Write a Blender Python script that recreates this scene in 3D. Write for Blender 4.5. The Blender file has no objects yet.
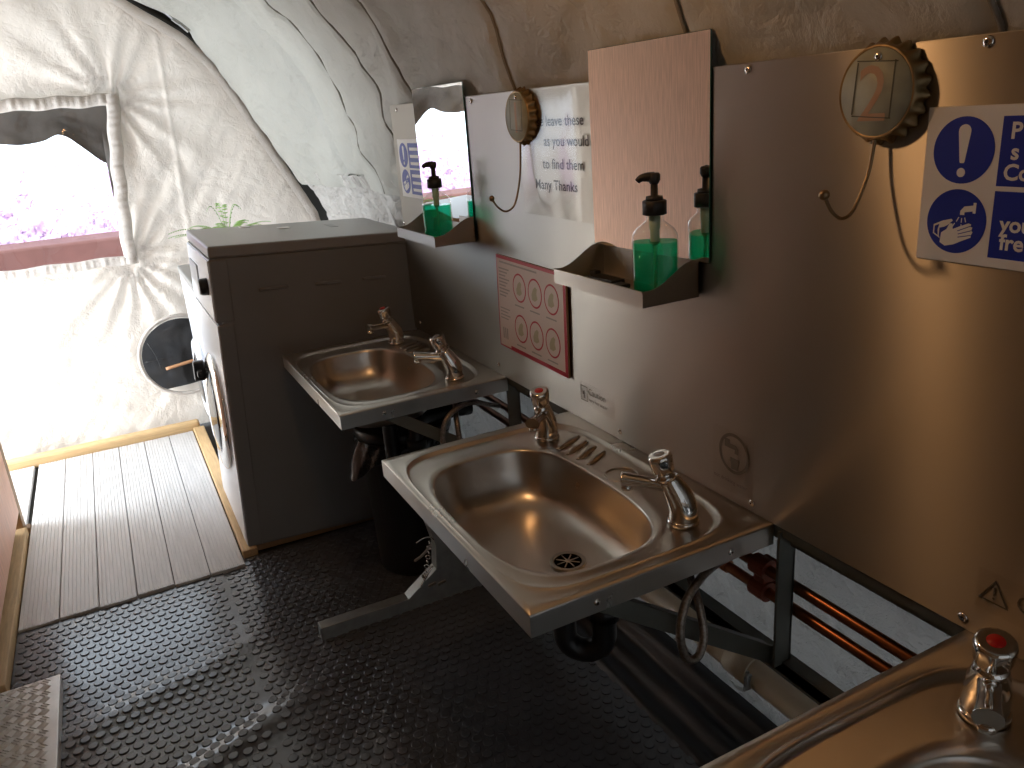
import bpy, bmesh, math, random
from mathutils import Vector, Matrix, noise, Euler
random.seed(7)
PI = math.pi
scene = bpy.context.scene
COL = scene.collection

# ------------------------------------------------------------------ helpers
class MB:
    """collects geometry for ONE mesh object"""
    def __init__(s):
        s.v = []; s.f = []; s.m = []; s.sm = []
    def add(s, vs, fs, mat=0, smooth=False):
        o = len(s.v); s.v += [Vector(p) for p in vs]
        for f in fs:
            s.f.append(tuple(i + o for i in f)); s.m.append(mat); s.sm.append(smooth)
        return s
    def box(s, a, b, mat=0, rot=None):
        x0, y0, z0 = a; x1, y1, z1 = b
        vs = [(x, y, z) for z in (z0, z1) for y in (y0, y1) for x in (x0, x1)]
        fs = [(0, 2, 3, 1), (4, 5, 7, 6), (0, 1, 5, 4), (2, 6, 7, 3), (0, 4, 6, 2), (1, 3, 7, 5)]
        return s.add(vs, fs, mat)
    def bbox(s, a, b, bev=.004, seg=2, mat=0, M=None):
        """bevelled box"""
        bm = bmesh.new(); bmesh.ops.create_cube(bm, size=1)
        c = [(a[i] + b[i]) / 2 for i in range(3)]; d = [abs(b[i] - a[i]) for i in range(3)]
        for v in bm.verts: v.co = Vector((c[0] + v.co.x * d[0], c[1] + v.co.y * d[1], c[2] + v.co.z * d[2]))
        bev = min(bev, min(d) * .45)
        bmesh.ops.bevel(bm, geom=bm.edges[:], offset=bev, segments=seg, profile=.5, affect='EDGES')
        bm.verts.ensure_lookup_table(); bm.verts.index_update()
        vs = [v.co.copy() for v in bm.verts]
        if M is not None: vs = [M @ v for v in vs]
        s.add(vs, [tuple(v.index for v in f.verts) for f in bm.faces], mat, False)
        bm.free(); return s
    def bar(s, p0, p1, w, h, mat=0, up=(0, 0, 1), bev=.002):
        """rectangular bar between two points, w sideways, h along up"""
        p0 = Vector(p0); p1 = Vector(p1); d = p1 - p0; L = d.length; d.normalize()
        u = Vector(up); sd = d.cross(u).normalized(); u = sd.cross(d).normalized()
        M = Matrix((d, sd, u)).transposed().to_4x4(); M.translation = p0
        return s.bbox((0, -w / 2, -h / 2), (L, w / 2, h / 2), bev, 1, mat, M)
    def tube(s, pts, r, n=12, mat=0, cap=True, smooth=True, sub=0, flat=1.0):
        pts = [Vector(p) for p in pts]; rs = list(r) if isinstance(r, (list, tuple)) else [r] * len(pts)
        if sub:
            q = []; qr = []
            N = len(pts)
            for i in range(N - 1):
                a = pts[max(i - 1, 0)]; b = pts[i]; c = pts[i + 1]; d = pts[min(i + 2, N - 1)]
                for k in range(sub):
                    t = k / sub
                    q.append(.5 * ((2 * b) + (c - a) * t + (2 * a - 5 * b + 4 * c - d) * t * t + (3 * b - a - 3 * c + d) * t ** 3))
                    qr.append(rs[i] * (1 - t) + rs[i + 1] * t)
            q.append(pts[-1]); qr.append(rs[-1]); pts, rs = q, qr
        N = len(pts); vs = []; fs = []
        t = (pts[1] - pts[0]).normalized()
        u = t.cross(Vector((0, 0, 1)))
        if u.length < 1e-3: u = t.cross(Vector((0, 1, 0)))
        u.normalize()
        for i in range(N):
            if i == 0: tt = pts[1] - pts[0]
            elif i == N - 1: tt = pts[-1] - pts[-2]
            else: tt = (pts[i + 1] - pts[i]).normalized() + (pts[i] - pts[i - 1]).normalized()
            tt.normalize(); u = (u - tt * u.dot(tt)).normalized(); w = tt.cross(u)
            for k in range(n):
                a = 2 * PI * k / n
                vs.append(pts[i] + (u * math.cos(a) + w * math.sin(a) * flat) * rs[i])
        for i in range(N - 1):
            for k in range(n):
                k2 = (k + 1) % n
                fs.append((i * n + k, i * n + k2, (i + 1) * n + k2, (i + 1) * n + k))
        s.add(vs, fs, mat, smooth)
        if cap:
            s.add(vs[:n], [tuple(range(n))[::-1]], mat); s.add(vs[-n:], [tuple(range(n))], mat)
        return s
    def lathe(s, prof, org=(0, 0, 0), axis=(0, 0, 1), n=32, mat=0, smooth=True, fn=None, sx=1, sy=1):
        """prof: list of (r, h)"""
        ax = Vector(axis).normalized(); u = ax.orthogonal().normalized()
        if abs(ax.z) > .99: u = Vector((1, 0, 0))
        w = ax.cross(u); o = Vector(org); vs = []; fs = []
        for (r, h) in prof:
            for k in range(n):
                a = 2 * PI * k / n; rr = r if fn is None else fn(r, h, a)
                vs.append(o + ax * h + u * math.cos(a) * rr * sx + w * math.sin(a) * rr * sy)
        for i in range(len(prof) - 1):
            for k in range(n):
                k2 = (k + 1) % n
                fs.append((i * n + k, i * n + k2, (i + 1) * n + k2, (i + 1) * n + k))
        s.add(vs, fs, mat, smooth)
        if prof[0][0] > 1e-5: s.add(vs[:n], [tuple(range(n))[::-1]], mat)
        if prof[-1][0] > 1e-5: s.add(vs[-n:], [tuple(range(n))], mat)
        return s
    def prism(s, poly, fn3, depth, mat=0):
        """poly 2d; fn3(a,b,t) -> 3d for t=0 and t=depth"""
        n = len(poly)
        vs = [fn3(a, b, 0) for a, b in poly] + [fn3(a, b, depth) for a, b in poly]
        fs = [tuple(range(n))[::-1], tuple(range(n, 2 * n))] + [(i, (i + 1) % n, n + (i + 1) % n, n + i) for i in range(n)]
        return s.add(vs, fs, mat)
    def ball(s, c, r, mat=0, n=16):
        return s.lathe([(max(1e-6, r * math.sin(PI * i / 10)), -r * math.cos(PI * i / 10)) for i in range(11)], c, n=n, mat=mat)
    def torus(s, c, R, r, axis=(0, 0, 1), n=24, m=8, mat=0, sx=1, sy=1):
        ax = Vector(axis).normalized(); u = ax.orthogonal().normalized(); w = ax.cross(u); c = Vector(c); vs = []; fs = []
        for i in range(n):
            a = 2 * PI * i / n; d = u * math.cos(a) * sx + w * math.sin(a) * sy
            for k in range(m):
                b = 2 * PI * k / m
                vs.append(c + d * R + d.normalized() * r * math.cos(b) + ax * r * math.sin(b))
        for i in range(n):
            for k in range(m):
                fs.append((i * m + k, ((i + 1) % n) * m + k, ((i + 1) % n) * m + (k + 1) % m, i * m + (k + 1) % m))
        return s.add(vs, fs, mat, True)
    def grid(s, nu, nv, fn, mat=0, smooth=True, skip=None):
        vs = [fn(i, j) for i in range(nu) for j in range(nv)]
        fs = [(i * nv + j, i * nv + j + 1, (i + 1) * nv + j + 1, (i + 1) * nv + j) for i in range(nu - 1) for j in range(nv - 1)
              if skip is None or not skip(i, j)]
        return s.add(vs, fs, mat, smooth)
    def build(s, name, mats, parent=None, local=False, fix=True, auto=None):
        me = bpy.data.meshes.new(name)
        off = Vector((0, 0, 0))
        if parent is not None and not local: off = world_loc(parent)
        me.from_pydata([tuple(v - off) for v in s.v], [], s.f)
        mats = mats if isinstance(mats, (list, tuple)) else [mats]
        for m in mats: me.materials.append(m)
        me.polygons.foreach_set('material_index', s.m)
        me.polygons.foreach_set('use_smooth', s.sm)
        if fix:
            bm = bmesh.new(); bm.from_mesh(me); bmesh.ops.remove_doubles(bm, verts=bm.verts[:], dist=1e-6)
            bmesh.ops.recalc_face_normals(bm, faces=bm.faces[:]); bm.to_mesh(me); bm.free()
        me.update()
        o = bpy.data.objects.new(name, me); COL.objects.link(o)
        if parent is not None: o.parent = parent
        return o

def world_loc(o):
    l = Vector((0, 0, 0))
    while o is not None:
        l += o.location; o = o.parent
    return l

def tag(o, label, cat, group=None, kind=None):
    if label: o['label'] = label
    if cat: o['category'] = cat
    if group: o['group'] = group
    if kind: o['kind'] = kind
    return o

def thing(name, loc, label, cat, group=None, kind=None, rot=None):
    o = bpy.data.objects.new(name, None); COL.objects.link(o); o.empty_display_size = .05
    o.location = loc
    if rot: o.rotation_euler = rot
    return tag(o, label, cat, group, kind)

def copy_tree(o, parent=None):
    c = o.copy(); COL.objects.link(c)
    if parent is not None: c.parent = parent
    for ch in [x for x in bpy.data.objects if x.parent == o]: copy_tree(ch, c)
    return c

def text_mesh(mb, txt, size, place, mat=0, bold=0.0, align='LEFT', spacing=1.0, sx=1.0):
    """place(tx,ty) -> 3d"""
    cu = bpy.data.curves.new('t', 'FONT'); cu.body = txt; cu.size = size; cu.align_x = align; cu.offset = bold
    cu.space_character = spacing; cu.resolution_u = 3
    ob = bpy.data.objects.new('t', cu); COL.objects.link(ob)
    dg = bpy.context.evaluated_depsgraph_get(); me = bpy.data.meshes.new_from_object(ob.evaluated_get(dg))
    mb.add([place(v.co.x * sx, v.co.y) for v in me.vertices], [tuple(p.vertices) for p in me.polygons], mat)
    bpy.data.objects.remove(ob); bpy.data.meshes.remove(me); bpy.data.curves.remove(cu)

def circ(cx, cy, r, n=40, ry=None):
    ry = ry or r
    return [(cx + r * math.cos(2 * PI * k / n), cy + ry * math.sin(2 * PI * k / n)) for k in range(n)]

def fbm(x, y, z=0., o=4):
    return noise.fractal(Vector((x, y, z)), 1.0, 2.0, o)

def sstep(a, b, x):
    t = min(1, max(0, (x - a) / (b - a))); return t * t * (3 - 2 * t)

# ------------------------------------------------------------------ materials
def nt(name):
    m = bpy.data.materials.new(name); m.use_nodes = True
    t = m.node_tree; b = t.nodes['Principled BSDF']; return m, t, b

def mat(name, col, rough=.5, metal=0., noise_amt=0., nscale=8., bump=0., bscale=60., spec=.5, stretch=(1, 1, 1), trans=0., ior=1.45, coat=0., rvar=0.):
    m, t, b = nt(name); N = t.nodes; L = t.links
    b.inputs['Base Color'].default_value = (*col, 1); b.inputs['Roughness'].default_value = rough
    b.inputs['Metallic'].default_value = metal; b.inputs['Specular IOR Level'].default_value = spec
    b.inputs['IOR'].default_value = ior; b.inputs['Transmission Weight'].default_value = trans
    b.inputs['Coat Weight'].default_value = coat
    tc = N.new('ShaderNodeTexCoord'); mp = N.new('ShaderNodeMapping'); mp.inputs['Scale'].default_value = stretch
    L.new(tc.outputs['Object'], mp.inputs['Vector'])
    if noise_amt or rvar:
        nz = N.new('ShaderNodeTexNoise'); nz.inputs['Scale'].default_value = nscale; nz.inputs['Detail'].default_value = 6
        L.new(mp.outputs[0], nz.inputs['Vector'])
    if noise_amt:
        r = N.new('ShaderNodeMapRange'); r.inputs['From Min'].default_value = .25; r.inputs['From Max'].default_value = .75
        r.inputs['To Min'].default_value = 1 - noise_amt; r.inputs['To Max'].default_value = 1 + noise_amt * .6
        L.new(nz.outputs['Fac'], r.inputs['Value'])
        mx = N.new('ShaderNodeVectorMath'); mx.operation = 'SCALE'; mx.inputs[0].default_value = col
        L.new(r.outputs[0], mx.inputs['Scale']); L.new(mx.outputs[0], b.inputs['Base Color'])
    if rvar:
        r = N.new('ShaderNodeMapRange'); r.inputs['From Min'].default_value = .3; r.inputs['From Max'].default_value = .7
        r.inputs['To Min'].default_value = max(0, rough - rvar); r.inputs['To Max'].default_value = rough + rvar
        L.new(nz.outputs['Fac'], r.inputs['Value']); L.new(r.outputs[0], b.inputs['Roughness'])
    if bump:
        n2 = N.new('ShaderNodeTexNoise'); n2.inputs['Scale'].default_value = bscale; n2.inputs['Detail'].default_value = 5
        L.new(mp.outputs[0], n2.inputs['Vector'])
        bp = N.new('ShaderNodeBump'); bp.inputs['Strength'].default_value = bump; bp.inputs['Distance'].default_value = .01
        L.new(n2.outputs['Fac'], bp.inputs['Height']); L.new(bp.outputs[0], b.inputs['Normal'])
    return m

def fabric(name, col, translucency=.3, bump=.35, bscale=9., rough=.6, sheen=0.):
    m, t, b = nt(name); N = t.nodes; L = t.links
    out = N['Material Output']
    tc = N.new('ShaderNodeTexCoord')
    nz = N.new('ShaderNodeTexNoise'); nz.inputs['Scale'].default_value = bscale; nz.inputs['Detail'].default_value = 8; nz.inputs['Roughness'].default_value = .6
    nz.inputs['Distortion'].default_value = .25
    L.new(tc.outputs['Object'], nz.inputs['Vector'])
    bp = N.new('ShaderNodeBump'); bp.inputs['Strength'].default_value = bump; bp.inputs['Distance'].default_value = .03
    vo = N.new('ShaderNodeTexVoronoi'); vo.feature = 'DISTANCE_TO_EDGE'; vo.inputs['Scale'].default_value = bscale * 1.3
    mpv = N.new('ShaderNodeMapping'); mpv.inputs['Rotation'].default_value = (.5, .4, .6); mpv.inputs['Scale'].default_value = (1, .45, 1.5)
    dv = N.new('ShaderNodeVectorMath'); dv.operation = 'MULTIPLY_ADD'; dv.inputs[1].default_value = (.25, .25, .25)
    L.new(nz.outputs['Color'], dv.inputs[0]); L.new(tc.outputs['Object'], dv.inputs[2]); L.new(dv.outputs[0], mpv.inputs['Vector']); L.new(mpv.outputs[0], vo.inputs['Vector'])
    hm = N.new('ShaderNodeMath'); hm.operation = 'MULTIPLY_ADD'; hm.inputs[1].default_value = .55; L.new(vo.outputs['Distance'], hm.inputs[0]); L.new(nz.outputs['Fac'], hm.inputs[2])
    L.new(hm.outputs[0], bp.inputs['Height'])
    n2 = N.new('ShaderNodeTexNoise'); n2.inputs['Scale'].default_value = 2.2; n2.inputs['Detail'].default_value = 4
    L.new(tc.outputs['Object'], n2.inputs['Vector'])
    r = N.new('ShaderNodeMapRange'); r.inputs['From Min'].default_value = .3; r.inputs['From Max'].default_value = .7
    r.inputs['To Min'].default_value = .9; r.inputs['To Max'].default_value = 1.05
    L.new(n2.outputs['Fac'], r.inputs['Value'])
    mx = N.new('ShaderNodeVectorMath'); mx.operation = 'SCALE'; mx.inputs[0].default_value = col
    L.new(r.outputs[0], mx.inputs['Scale'])
    b.inputs['Roughness'].default_value = rough; b.inputs['Specular IOR Level'].default_value = .35
    L.new(mx.outputs[0], b.inputs['Base Color']); L.new(bp.outputs[0], b.inputs['Normal'])
    if translucency > 0:
        tr = N.new('ShaderNodeBsdfTranslucent'); L.new(mx.outputs[0], tr.inputs['Color']); L.new(bp.outputs[0], tr.inputs['Normal'])
        ms = N.new('ShaderNodeMixShader'); ms.inputs[0].default_value = translucency
        L.new(b.outputs[0], ms.inputs[1]); L.new(tr.outputs[0], ms.inputs[2]); L.new(ms.outputs[0], out.inputs['Surface'])
    return m

def clear(name, tint=(1, 1, 1), refl=.12, rough=.02, trl=0., trlcol=(1, 1, 1)):
    """thin clear sheet: straight transmission, Fresnel gloss"""
    m, t, b = nt(name); N = t.nodes; L = t.links; N.remove(b); out = N['Material Output']
    tp = N.new('ShaderNodeBsdfTransparent'); tp.inputs[0].default_value = (*tint, 1)
    gl = N.new('ShaderNodeBsdfGlossy'); gl.inputs['Roughness'].default_value = rough
    lw = N.new('ShaderNodeLayerWeight'); lw.inputs['Blend'].default_value = .5
    pw = N.new('ShaderNodeMath'); pw.operation = 'POWER'; pw.inputs[1].default_value = 4; L.new(lw.outputs['Facing'], pw.inputs[0])
    ad = N.new('ShaderNodeMath'); ad.operation = 'MULTIPLY_ADD'; ad.use_clamp = True; ad.inputs[1].default_value = .7; ad.inputs[2].default_value = refl
    L.new(pw.outputs[0], ad.inputs[0])
    ms = N.new('ShaderNodeMixShader'); L.new(ad.outputs[0], ms.inputs[0]); L.new(tp.outputs[0], ms.inputs[1]); L.new(gl.outputs[0], ms.inputs[2])
    last = ms
    if trl:
        d = N.new('ShaderNodeBsdfTranslucent'); d.inputs[0].default_value = (*trlcol, 1)
        m2 = N.new('ShaderNodeMixShader'); m2.inputs[0].default_value = trl
        L.new(ms.outputs[0], m2.inputs[1]); L.new(d.outputs[0], m2.inputs[2]); last = m2
    L.new(last.outputs[0], out.inputs['Surface'])
    return m

def brushed(name, col, rough=.3, aniso=.8, coat=.0, crough=.2):
    m, t, b = nt(name); N = t.nodes; L = t.links
    b.inputs['Metallic'].default_value = 1; b.inputs['Base Color'].default_value = (*col, 1); b.inputs['Roughness'].default_value = rough
    b.inputs['Anisotropic'].default_value = aniso; b.inputs['Anisotropic Rotation'].default_value = .25
    b.inputs['Coat Weight'].default_value = coat; b.inputs['Coat Roughness'].default_value = crough
    tg = N.new('ShaderNodeTangent'); tg.direction_type = 'UV_MAP'; tg.uv_map = 'UVMap'; L.new(tg.outputs[0], b.inputs['Tangent'])
    tc = N.new('ShaderNodeTexCoord'); nz = N.new('ShaderNodeTexNoise'); nz.inputs['Scale'].default_value = 2.5; nz.inputs['Detail'].default_value = 3
    L.new(tc.outputs['Object'], nz.inputs['Vector'])
    r = N.new('ShaderNodeMapRange'); r.inputs['From Min'].default_value = .3; r.inputs['From Max'].default_value = .7
    r.inputs['To Min'].default_value = rough - .03; r.inputs['To Max'].default_value = rough + .03
    L.new(nz.outputs['Fac'], r.inputs['Value']); L.new(r.outputs[0], b.inputs['Roughness'])
    return m

def add_uv(o, fu):
    me = o.data; uv = me.uv_layers.new(name='UVMap')
    for lp in me.loops: uv.data[lp.index].uv = fu(me.vertices[lp.vertex_index].co)

M = {}
M['panel'] = brushed('brushed_steel_panel', (.47, .44, .40), .42, 1.0)
M['sink'] = mat('pressed_steel', (.60, .56, .51), .29, 1., nscale=2.5, rvar=.025)
M['chrome'] = mat('chrome', (.78, .76, .73), .06, 1.)
M['steel_dull'] = mat('dull_steel', (.45, .44, .42), .35, 1., rvar=.08)
M['frame'] = mat('painted_angle_iron', (.16, .17, .155), .45, .35, .15, 20)
M['galv'] = mat('galvanised_steel', (.36, .37, .36), .4, .7, .2, 30)
M['mirror'] = mat('silvered_glass', (.93, .94, .93), .004, 1.)
M['gedge'] = mat('mirror_glass_edge', (.02, .10, .08), .1, 0, spec=.6)
M['black'] = mat('black_plastic', (.012, .012, .013), .32)
M['blackm'] = mat('black_matt_plastic', (.02, .02, .021), .5)
M['skirt'] = mat('black_groundsheet', (.016, .016, .018), .38, bump=.05, bscale=12)
M['rubber'] = mat('grey_black_rubber', (.078, .083, .094), .21, 0, .25, 3, spec=1.0, rvar=.05)
M['white'] = mat('white_print', (.80, .79, .76), .4)
M['blue'] = mat('blue_print', (.012, .03, .33), .4)
M['red'] = mat('red_print', (.50, .03, .07), .4)
M['pinkp'] = mat('pale_pink_print', (.78, .68, .67), .35, coat=.3)
M['skin'] = mat('beige_print', (.50, .46, .33), .5)
M['greyp'] = mat('grey_print', (.42, .38, .38), .5)
M['inkp'] = mat('black_print', (.03, .028, .027), .5)
M['card'] = mat('brown_card', (.30, .19, .10), .7)
M['copper'] = mat('copper', (.40, .165, .085), .30, 1., .2, 12)
M['clip'] = mat('red_brown_clip', (.30, .07, .035), .45)
M['pvc'] = mat('cream_pvc', (.66, .57, .42), .38, 0, .12, 6)
M['braid'] = mat('braided_hose', (.34, .29, .25), .35, .85, .5, 180)
M['bronze'] = mat('aged_bronze', (.34, .24, .12), .40, .85, .45, 25, bump=.2, bscale=60)
M['capface'] = mat('aged_green_paint', (.34, .35, .27), .5, .1, .25, 30, rvar=.1)
M['capprint'] = mat('faded_orange_paint', (.42, .26, .16), .5)
M['capline'] = mat('dark_paint_line', (.09, .09, .06), .5)
M['wire'] = mat('hook_wire', (.30, .21, .12), .35, 1.)
M['ply'] = mat('pinkish_plywood', (.76, .43, .29), .5, 0, .2, 9, stretch=(1, 14, .9))
M['timber'] = mat('pale_timber', (.60, .40, .20), .6, 0, .2, 10, stretch=(12, 1, 12), bump=.1)
M['timberx'] = mat('pale_timber_crosswise', (.62, .42, .21), .6, 0, .2, 10, stretch=(1, 12, 12), bump=.1)
M['timberd'] = mat('brown_timber', (.30, .18, .09), .6, 0, .2, 10, stretch=(8, 8, 1), bump=.1)
M['deck'] = mat('grey_composite_board', (.60, .585, .575), .38, 0, .14, 6, stretch=(14, 1, 1), rvar=.08)
M['cheq'] = mat('chequer_aluminium', (.84, .82, .79), .36, .35, .12, 14)
M['wside'] = mat('shaded_grey_enamel', (.21, .205, .20), .33, 0, .05, 4)  # shade on the grey washing machine's side put into this colour
M['wtop'] = mat('grey_enamel_top', (.27, .26, .25), .3)
M['wfront'] = mat('white_lit_enamel', (.72, .74, .78), .25)  # grey machine's front has window light put into the colour; second machine is white
M['wgrey'] = mat('mid_grey_plastic', (.30, .30, .31), .35)
M['dglass'] = mat('dark_door_glass', (.015, .016, .02), .05, spec=.7)
M['leaf'] = mat('fern_green', (.30, .58, .10), .5, 0, .2, 20)
M['pot'] = mat('dark_pot', (.12, .07, .05), .6)
M['wallend'] = fabric('off_white_canvas', (.80, .73, .64), .215, .45, 7.)
M['wallnear'] = fabric('fill_canvas', (.52, .53, .54), .13, .4, 7.)  # grey and translucent so daylight through it adds a soft neutral fill
M['piping'] = mat('shadow_brown_piping', (.22, .20, .165), .7)  # shadow lines along the seams put into the dark cord colour
M['liner'] = fabric('quilted_grey_liner', (.46, .45, .405), .10, .55, 6., .5)
M['foil'] = fabric('silvery_foil', (.60, .57, .53), .05, 1.0, 10., .36)
M['outer'] = mat('dark_outer_canvas', (.035, .033, .028), .8)
M['trimf'] = fabric('cream_webbing', (.74, .68, .62), .15, .4, 30.)
M['blind'] = mat('dark_rolled_blind', (.115, .10, .085), .8, 0, .25, 9, bump=.3, bscale=20)
M['pane'] = clear('clear_vinyl', (.97, .97, .98), .06, .04)
M['lam'] = clear('laminate_pouch', (.96, .95, .93), .05, .10)
M['film'] = clear('sticker_film', (.97, .96, .95), .015, .15)
M['flap'] = mat('black_pvc_flap', (.035, .036, .038), .33, 0, .3, 6, bump=.5, bscale=9)
M['flaprod'] = mat('orange_cord', (.50, .26, .13), .5)
M['bag'] = mat('black_bin_liner', (.012, .012, .014), .22, bump=.6, bscale=25)
M['bottle'] = clear('clear_bottle', (.97, .98, .97), .06, .02)
M['liq'] = clear('green_soap', (.06, .86, .62), .04, .03, .24, (.01, .74, .46))
M['tube'] = mat('dip_tube', (.45, .60, .45), .3)
M['grass'] = mat('sunlit_gravel', (.62, .58, .55), .9, 0, .2, 3)
M['heath'] = mat('mauve_heather', (.62, .45, .66), .8, 0, .45, 18)
M['brick'] = mat('red_brown_brick', (.13, .055, .048), .8, 0, .2, 6)
M['reddot'] = mat('red_dot', (.55, .015, .012), .35)
M['bluedot'] = mat('grey_blue_dot', (.30, .33, .42), .35)
M['etch'] = mat('grey_etched_print', (.19, .17, .145), .4, .5)
M['lash'] = mat('clear_sticker_edge', (.25, .23, .2), .3)

# ------------------------------------------------------------------ tent shell
PROF = [(.20, -.02), (.205, .12), (.205, .45), (.20, .85), (.160, 1.15), (.10, 1.34), (.05, 1.5), (.022, 1.62), (-.09, 1.85), (-.30, 2.08), (-.60, 2.28), (-1.0, 2.45), (-1.5, 2.55)]
XM = -1.5
def resample(P, n):
    P = [Vector(p) for p in P]; L = [0]
    for a, b in zip(P, P[1:]): L.append(L[-1] + (b - a).length)
    out = []
    for i in range(n):
        t = L[-1] * i / (n - 1); k = 0
        while k < len(L) - 2 and L[k + 1] < t: k += 1
        f = (t - L[k]) / (L[k + 1] - L[k]); out.append(P[k].lerp(P[k + 1], f))
    for _ in range(6):
        out = [out[0]] + [(out[i - 1] + out[i] * 2 + out[i + 1]) / 4 for i in range(1, n - 1)] + [out[-1]]
    return out
def arch_x(z):     # seam where the end wall meets the roof
    T = [(0, .19), (.6, .18), (1.084, .102), (1.35, -.03), (1.598, -.156), (1.75, -.228), (1.883, -.305), (2.03, -.44), (2.176, -.664), (2.3, -.80)]
    if z <= 0: return .19
    for (a, b), (c, d) in zip(T, T[1:]):
        if z <= c: return b + (d - b) * (z - a) / (c - a)
    return -.80
SEAMS = [.66, 1.27, 1.92, 2.65, 3.03, 3.46]
YE = 4.58
def liner_disp(p, y):
    d = 0
    for s in SEAMS:
        q = (y - s - .03 * math.sin(p.y * 5 + s * 7))
        d += .014 * math.exp(-(q / .016) ** 2)          # crease pulls outwards
        d -= .010 * math.exp(-(q / .10) ** 2) * (1 + .9 * math.sin(p.y * 23 + s * 11 + 6 * fbm(p.y * 2, y)))  # puckers along the seam
    d += .018 * fbm(y * 1.3 + 4, p.y * 1.8, 1.5)
    a = p.y * .75 + y * .65; b = p.y * .65 - y * .75
    d += .009 * fbm(a * 9, b * 2.2, 3.) + .006 * abs(fbm(b * 11 + 3, a * 4, 7.))
    return d
def liner_pt(p, y, nrm, sgn=1, extra=0.):
    off = 0.
    x, z = p.x, p.y
    if y > 3.9:      # narrow down on to the end-wall arch
        t = sstep(3.75, YE, y); g = arch_x(z)
        gap = .07 * math.exp(-((z - 2.09) / .10) ** 2) + .035 * math.exp(-((z - 1.19) / .05) ** 2) - .006
        if z < 2.4: x = x + (min(x, g + gap) - x) * t
    d = liner_disp(p, y) + extra
    x += nrm.x * d; z += nrm.y * d
    return (XM + sgn * (x - XM), y, z)
def normals(P):
    out = []
    for i in range(len(P)):
        t = (P[min(i + 1, len(P) - 1)] - P[max(i - 1, 0)]).normalized(); n = Vector((t.y, -t.x))
        out.append(n if n.x > 0 or n.y > 0 else -n)
    return out
mb = MB(); mb.grid(60, 2, lambda i, j: (arch_x(i * .0445) - .06 + .50 * j, 4.72, i * .0445))
mb.grid(2, 2, lambda i, j: (-3.6 + 4.2 * i, 4.72, 2.26 + .5 * j)); 
tag(mb.build('ceiling_end', M['outer'], fix=False), 'dark canvas flap seen in the gaps beside the end wall', 'tent canvas', kind='structure')
upper = [p for p in resample(PROF, 190) if p.y >= 1.24]
UN = normals(upper)
ys = [-1.5 + .06 * i for i in range(26)] + [.06 + .019 * i for i in range(int((YE - .06) / .019) + 1)]
mb = MB(); mb.grid(len(upper), len(ys), lambda i, j: liner_pt(upper[i], ys[j], UN[i]))
lo = mb.build('ceiling', M['liner'], fix=False); tag(lo, 'grey quilted tent roof lining with puckered seams', 'ceiling', kind='structure')
full = resample(PROF, 60); FN = normals(full)
mb = MB(); ysl = [-1.5 + .12 * i for i in range(52)]
mb.grid(len(full), len(ysl), lambda i, j: liner_pt(full[i], ysl[j], FN[i], -1), skip=lambda i, j: i < 38 and 3.62 < ysl[j] and ysl[j + 1] < 4.58)
tag(mb.build('wall_left', M['liner'], fix=False), 'grey tent lining on the side beyond the plywood partition', 'wall', kind='structure')
mb = MB(); mb.grid(len(full), 12, lambda i, j: (full[i].x + FN[i].x * .10, -1.5 + j * .56, full[i].y + FN[i].y * .10), skip=lambda i, j: full[i].y < .62)
mb.grid(len(full), 23, lambda i, j: (2 * XM - full[i].x - FN[i].x * .10, -1.5 + j * .28, full[i].y + FN[i].y * .10), skip=lambda i, j: i < 38 and 3.5 < -1.5 + j * .28 < 4.45)
tag(mb.build('ceiling_outer', M['outer'], fix=False), 'dark outer tent canvas showing behind the lining edge', 'tent canvas', kind='structure')

mb = MB(); mb.grid(len(full), 24, lambda i, j: (XM + (full[i].x - XM) * (1 - j / 11.5), -1.45 + .03 * fbm(i * .1, j * .3), full[i].y))
tag(mb.build('wall_near', M['wallnear'], fix=False), 'tent canvas closing the end behind the camera', 'wall', kind='structure')

for sy in SEAMS:
    mb = MB(); mb.tube([Vector(liner_pt(upper[i], sy + .03 * math.sin(upper[i].y * 5 + sy * 7) if sy < 3.8 else sy, UN[i])) - Vector((UN[i].x, 0, UN[i].y)) * .0065 for i in range(0, len(upper), 2)], .0042, 6)
    mb.build('seam_shade_piping', M['piping'], lo, fix=False)

# silvery lower wall behind the sinks
lowp = [p for p in resample(PROF, 190) if p.y <= 1.33]
LN = normals(lowp)
def foil_pt(i, j):
    p = lowp[i]; y = -.6 + .018 * j; x, z = p.x, p.y
    if y > 3.9:
        t = sstep(3.75, YE, y); x = x + (min(x, arch_x(z) + .012) - x) * t
    d = .022 * sstep(1.33, 1.2, z) + .014 * fbm(y * 3, z * 3, 2.) + .022 * abs(fbm(y * 6, z * 8, 5.)) + .010 * abs(fbm(y * 17 + z * 6, z * 15, 8.))
    d += .012 * sstep(1.0, 1.3, z) * math.sin(y * 42 + 3 * fbm(y * 4, z, 1))
    return (x + LN[i].x * d, y, z + LN[i].y * d)
mb = MB(); mb.grid(len(lowp), int((YE + .6) / .018), foil_pt)
tag(mb.build('wall_right', M['foil'], fix=False), 'crumpled silvery tent wall behind the pipes', 'wall', kind='structure')

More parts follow.
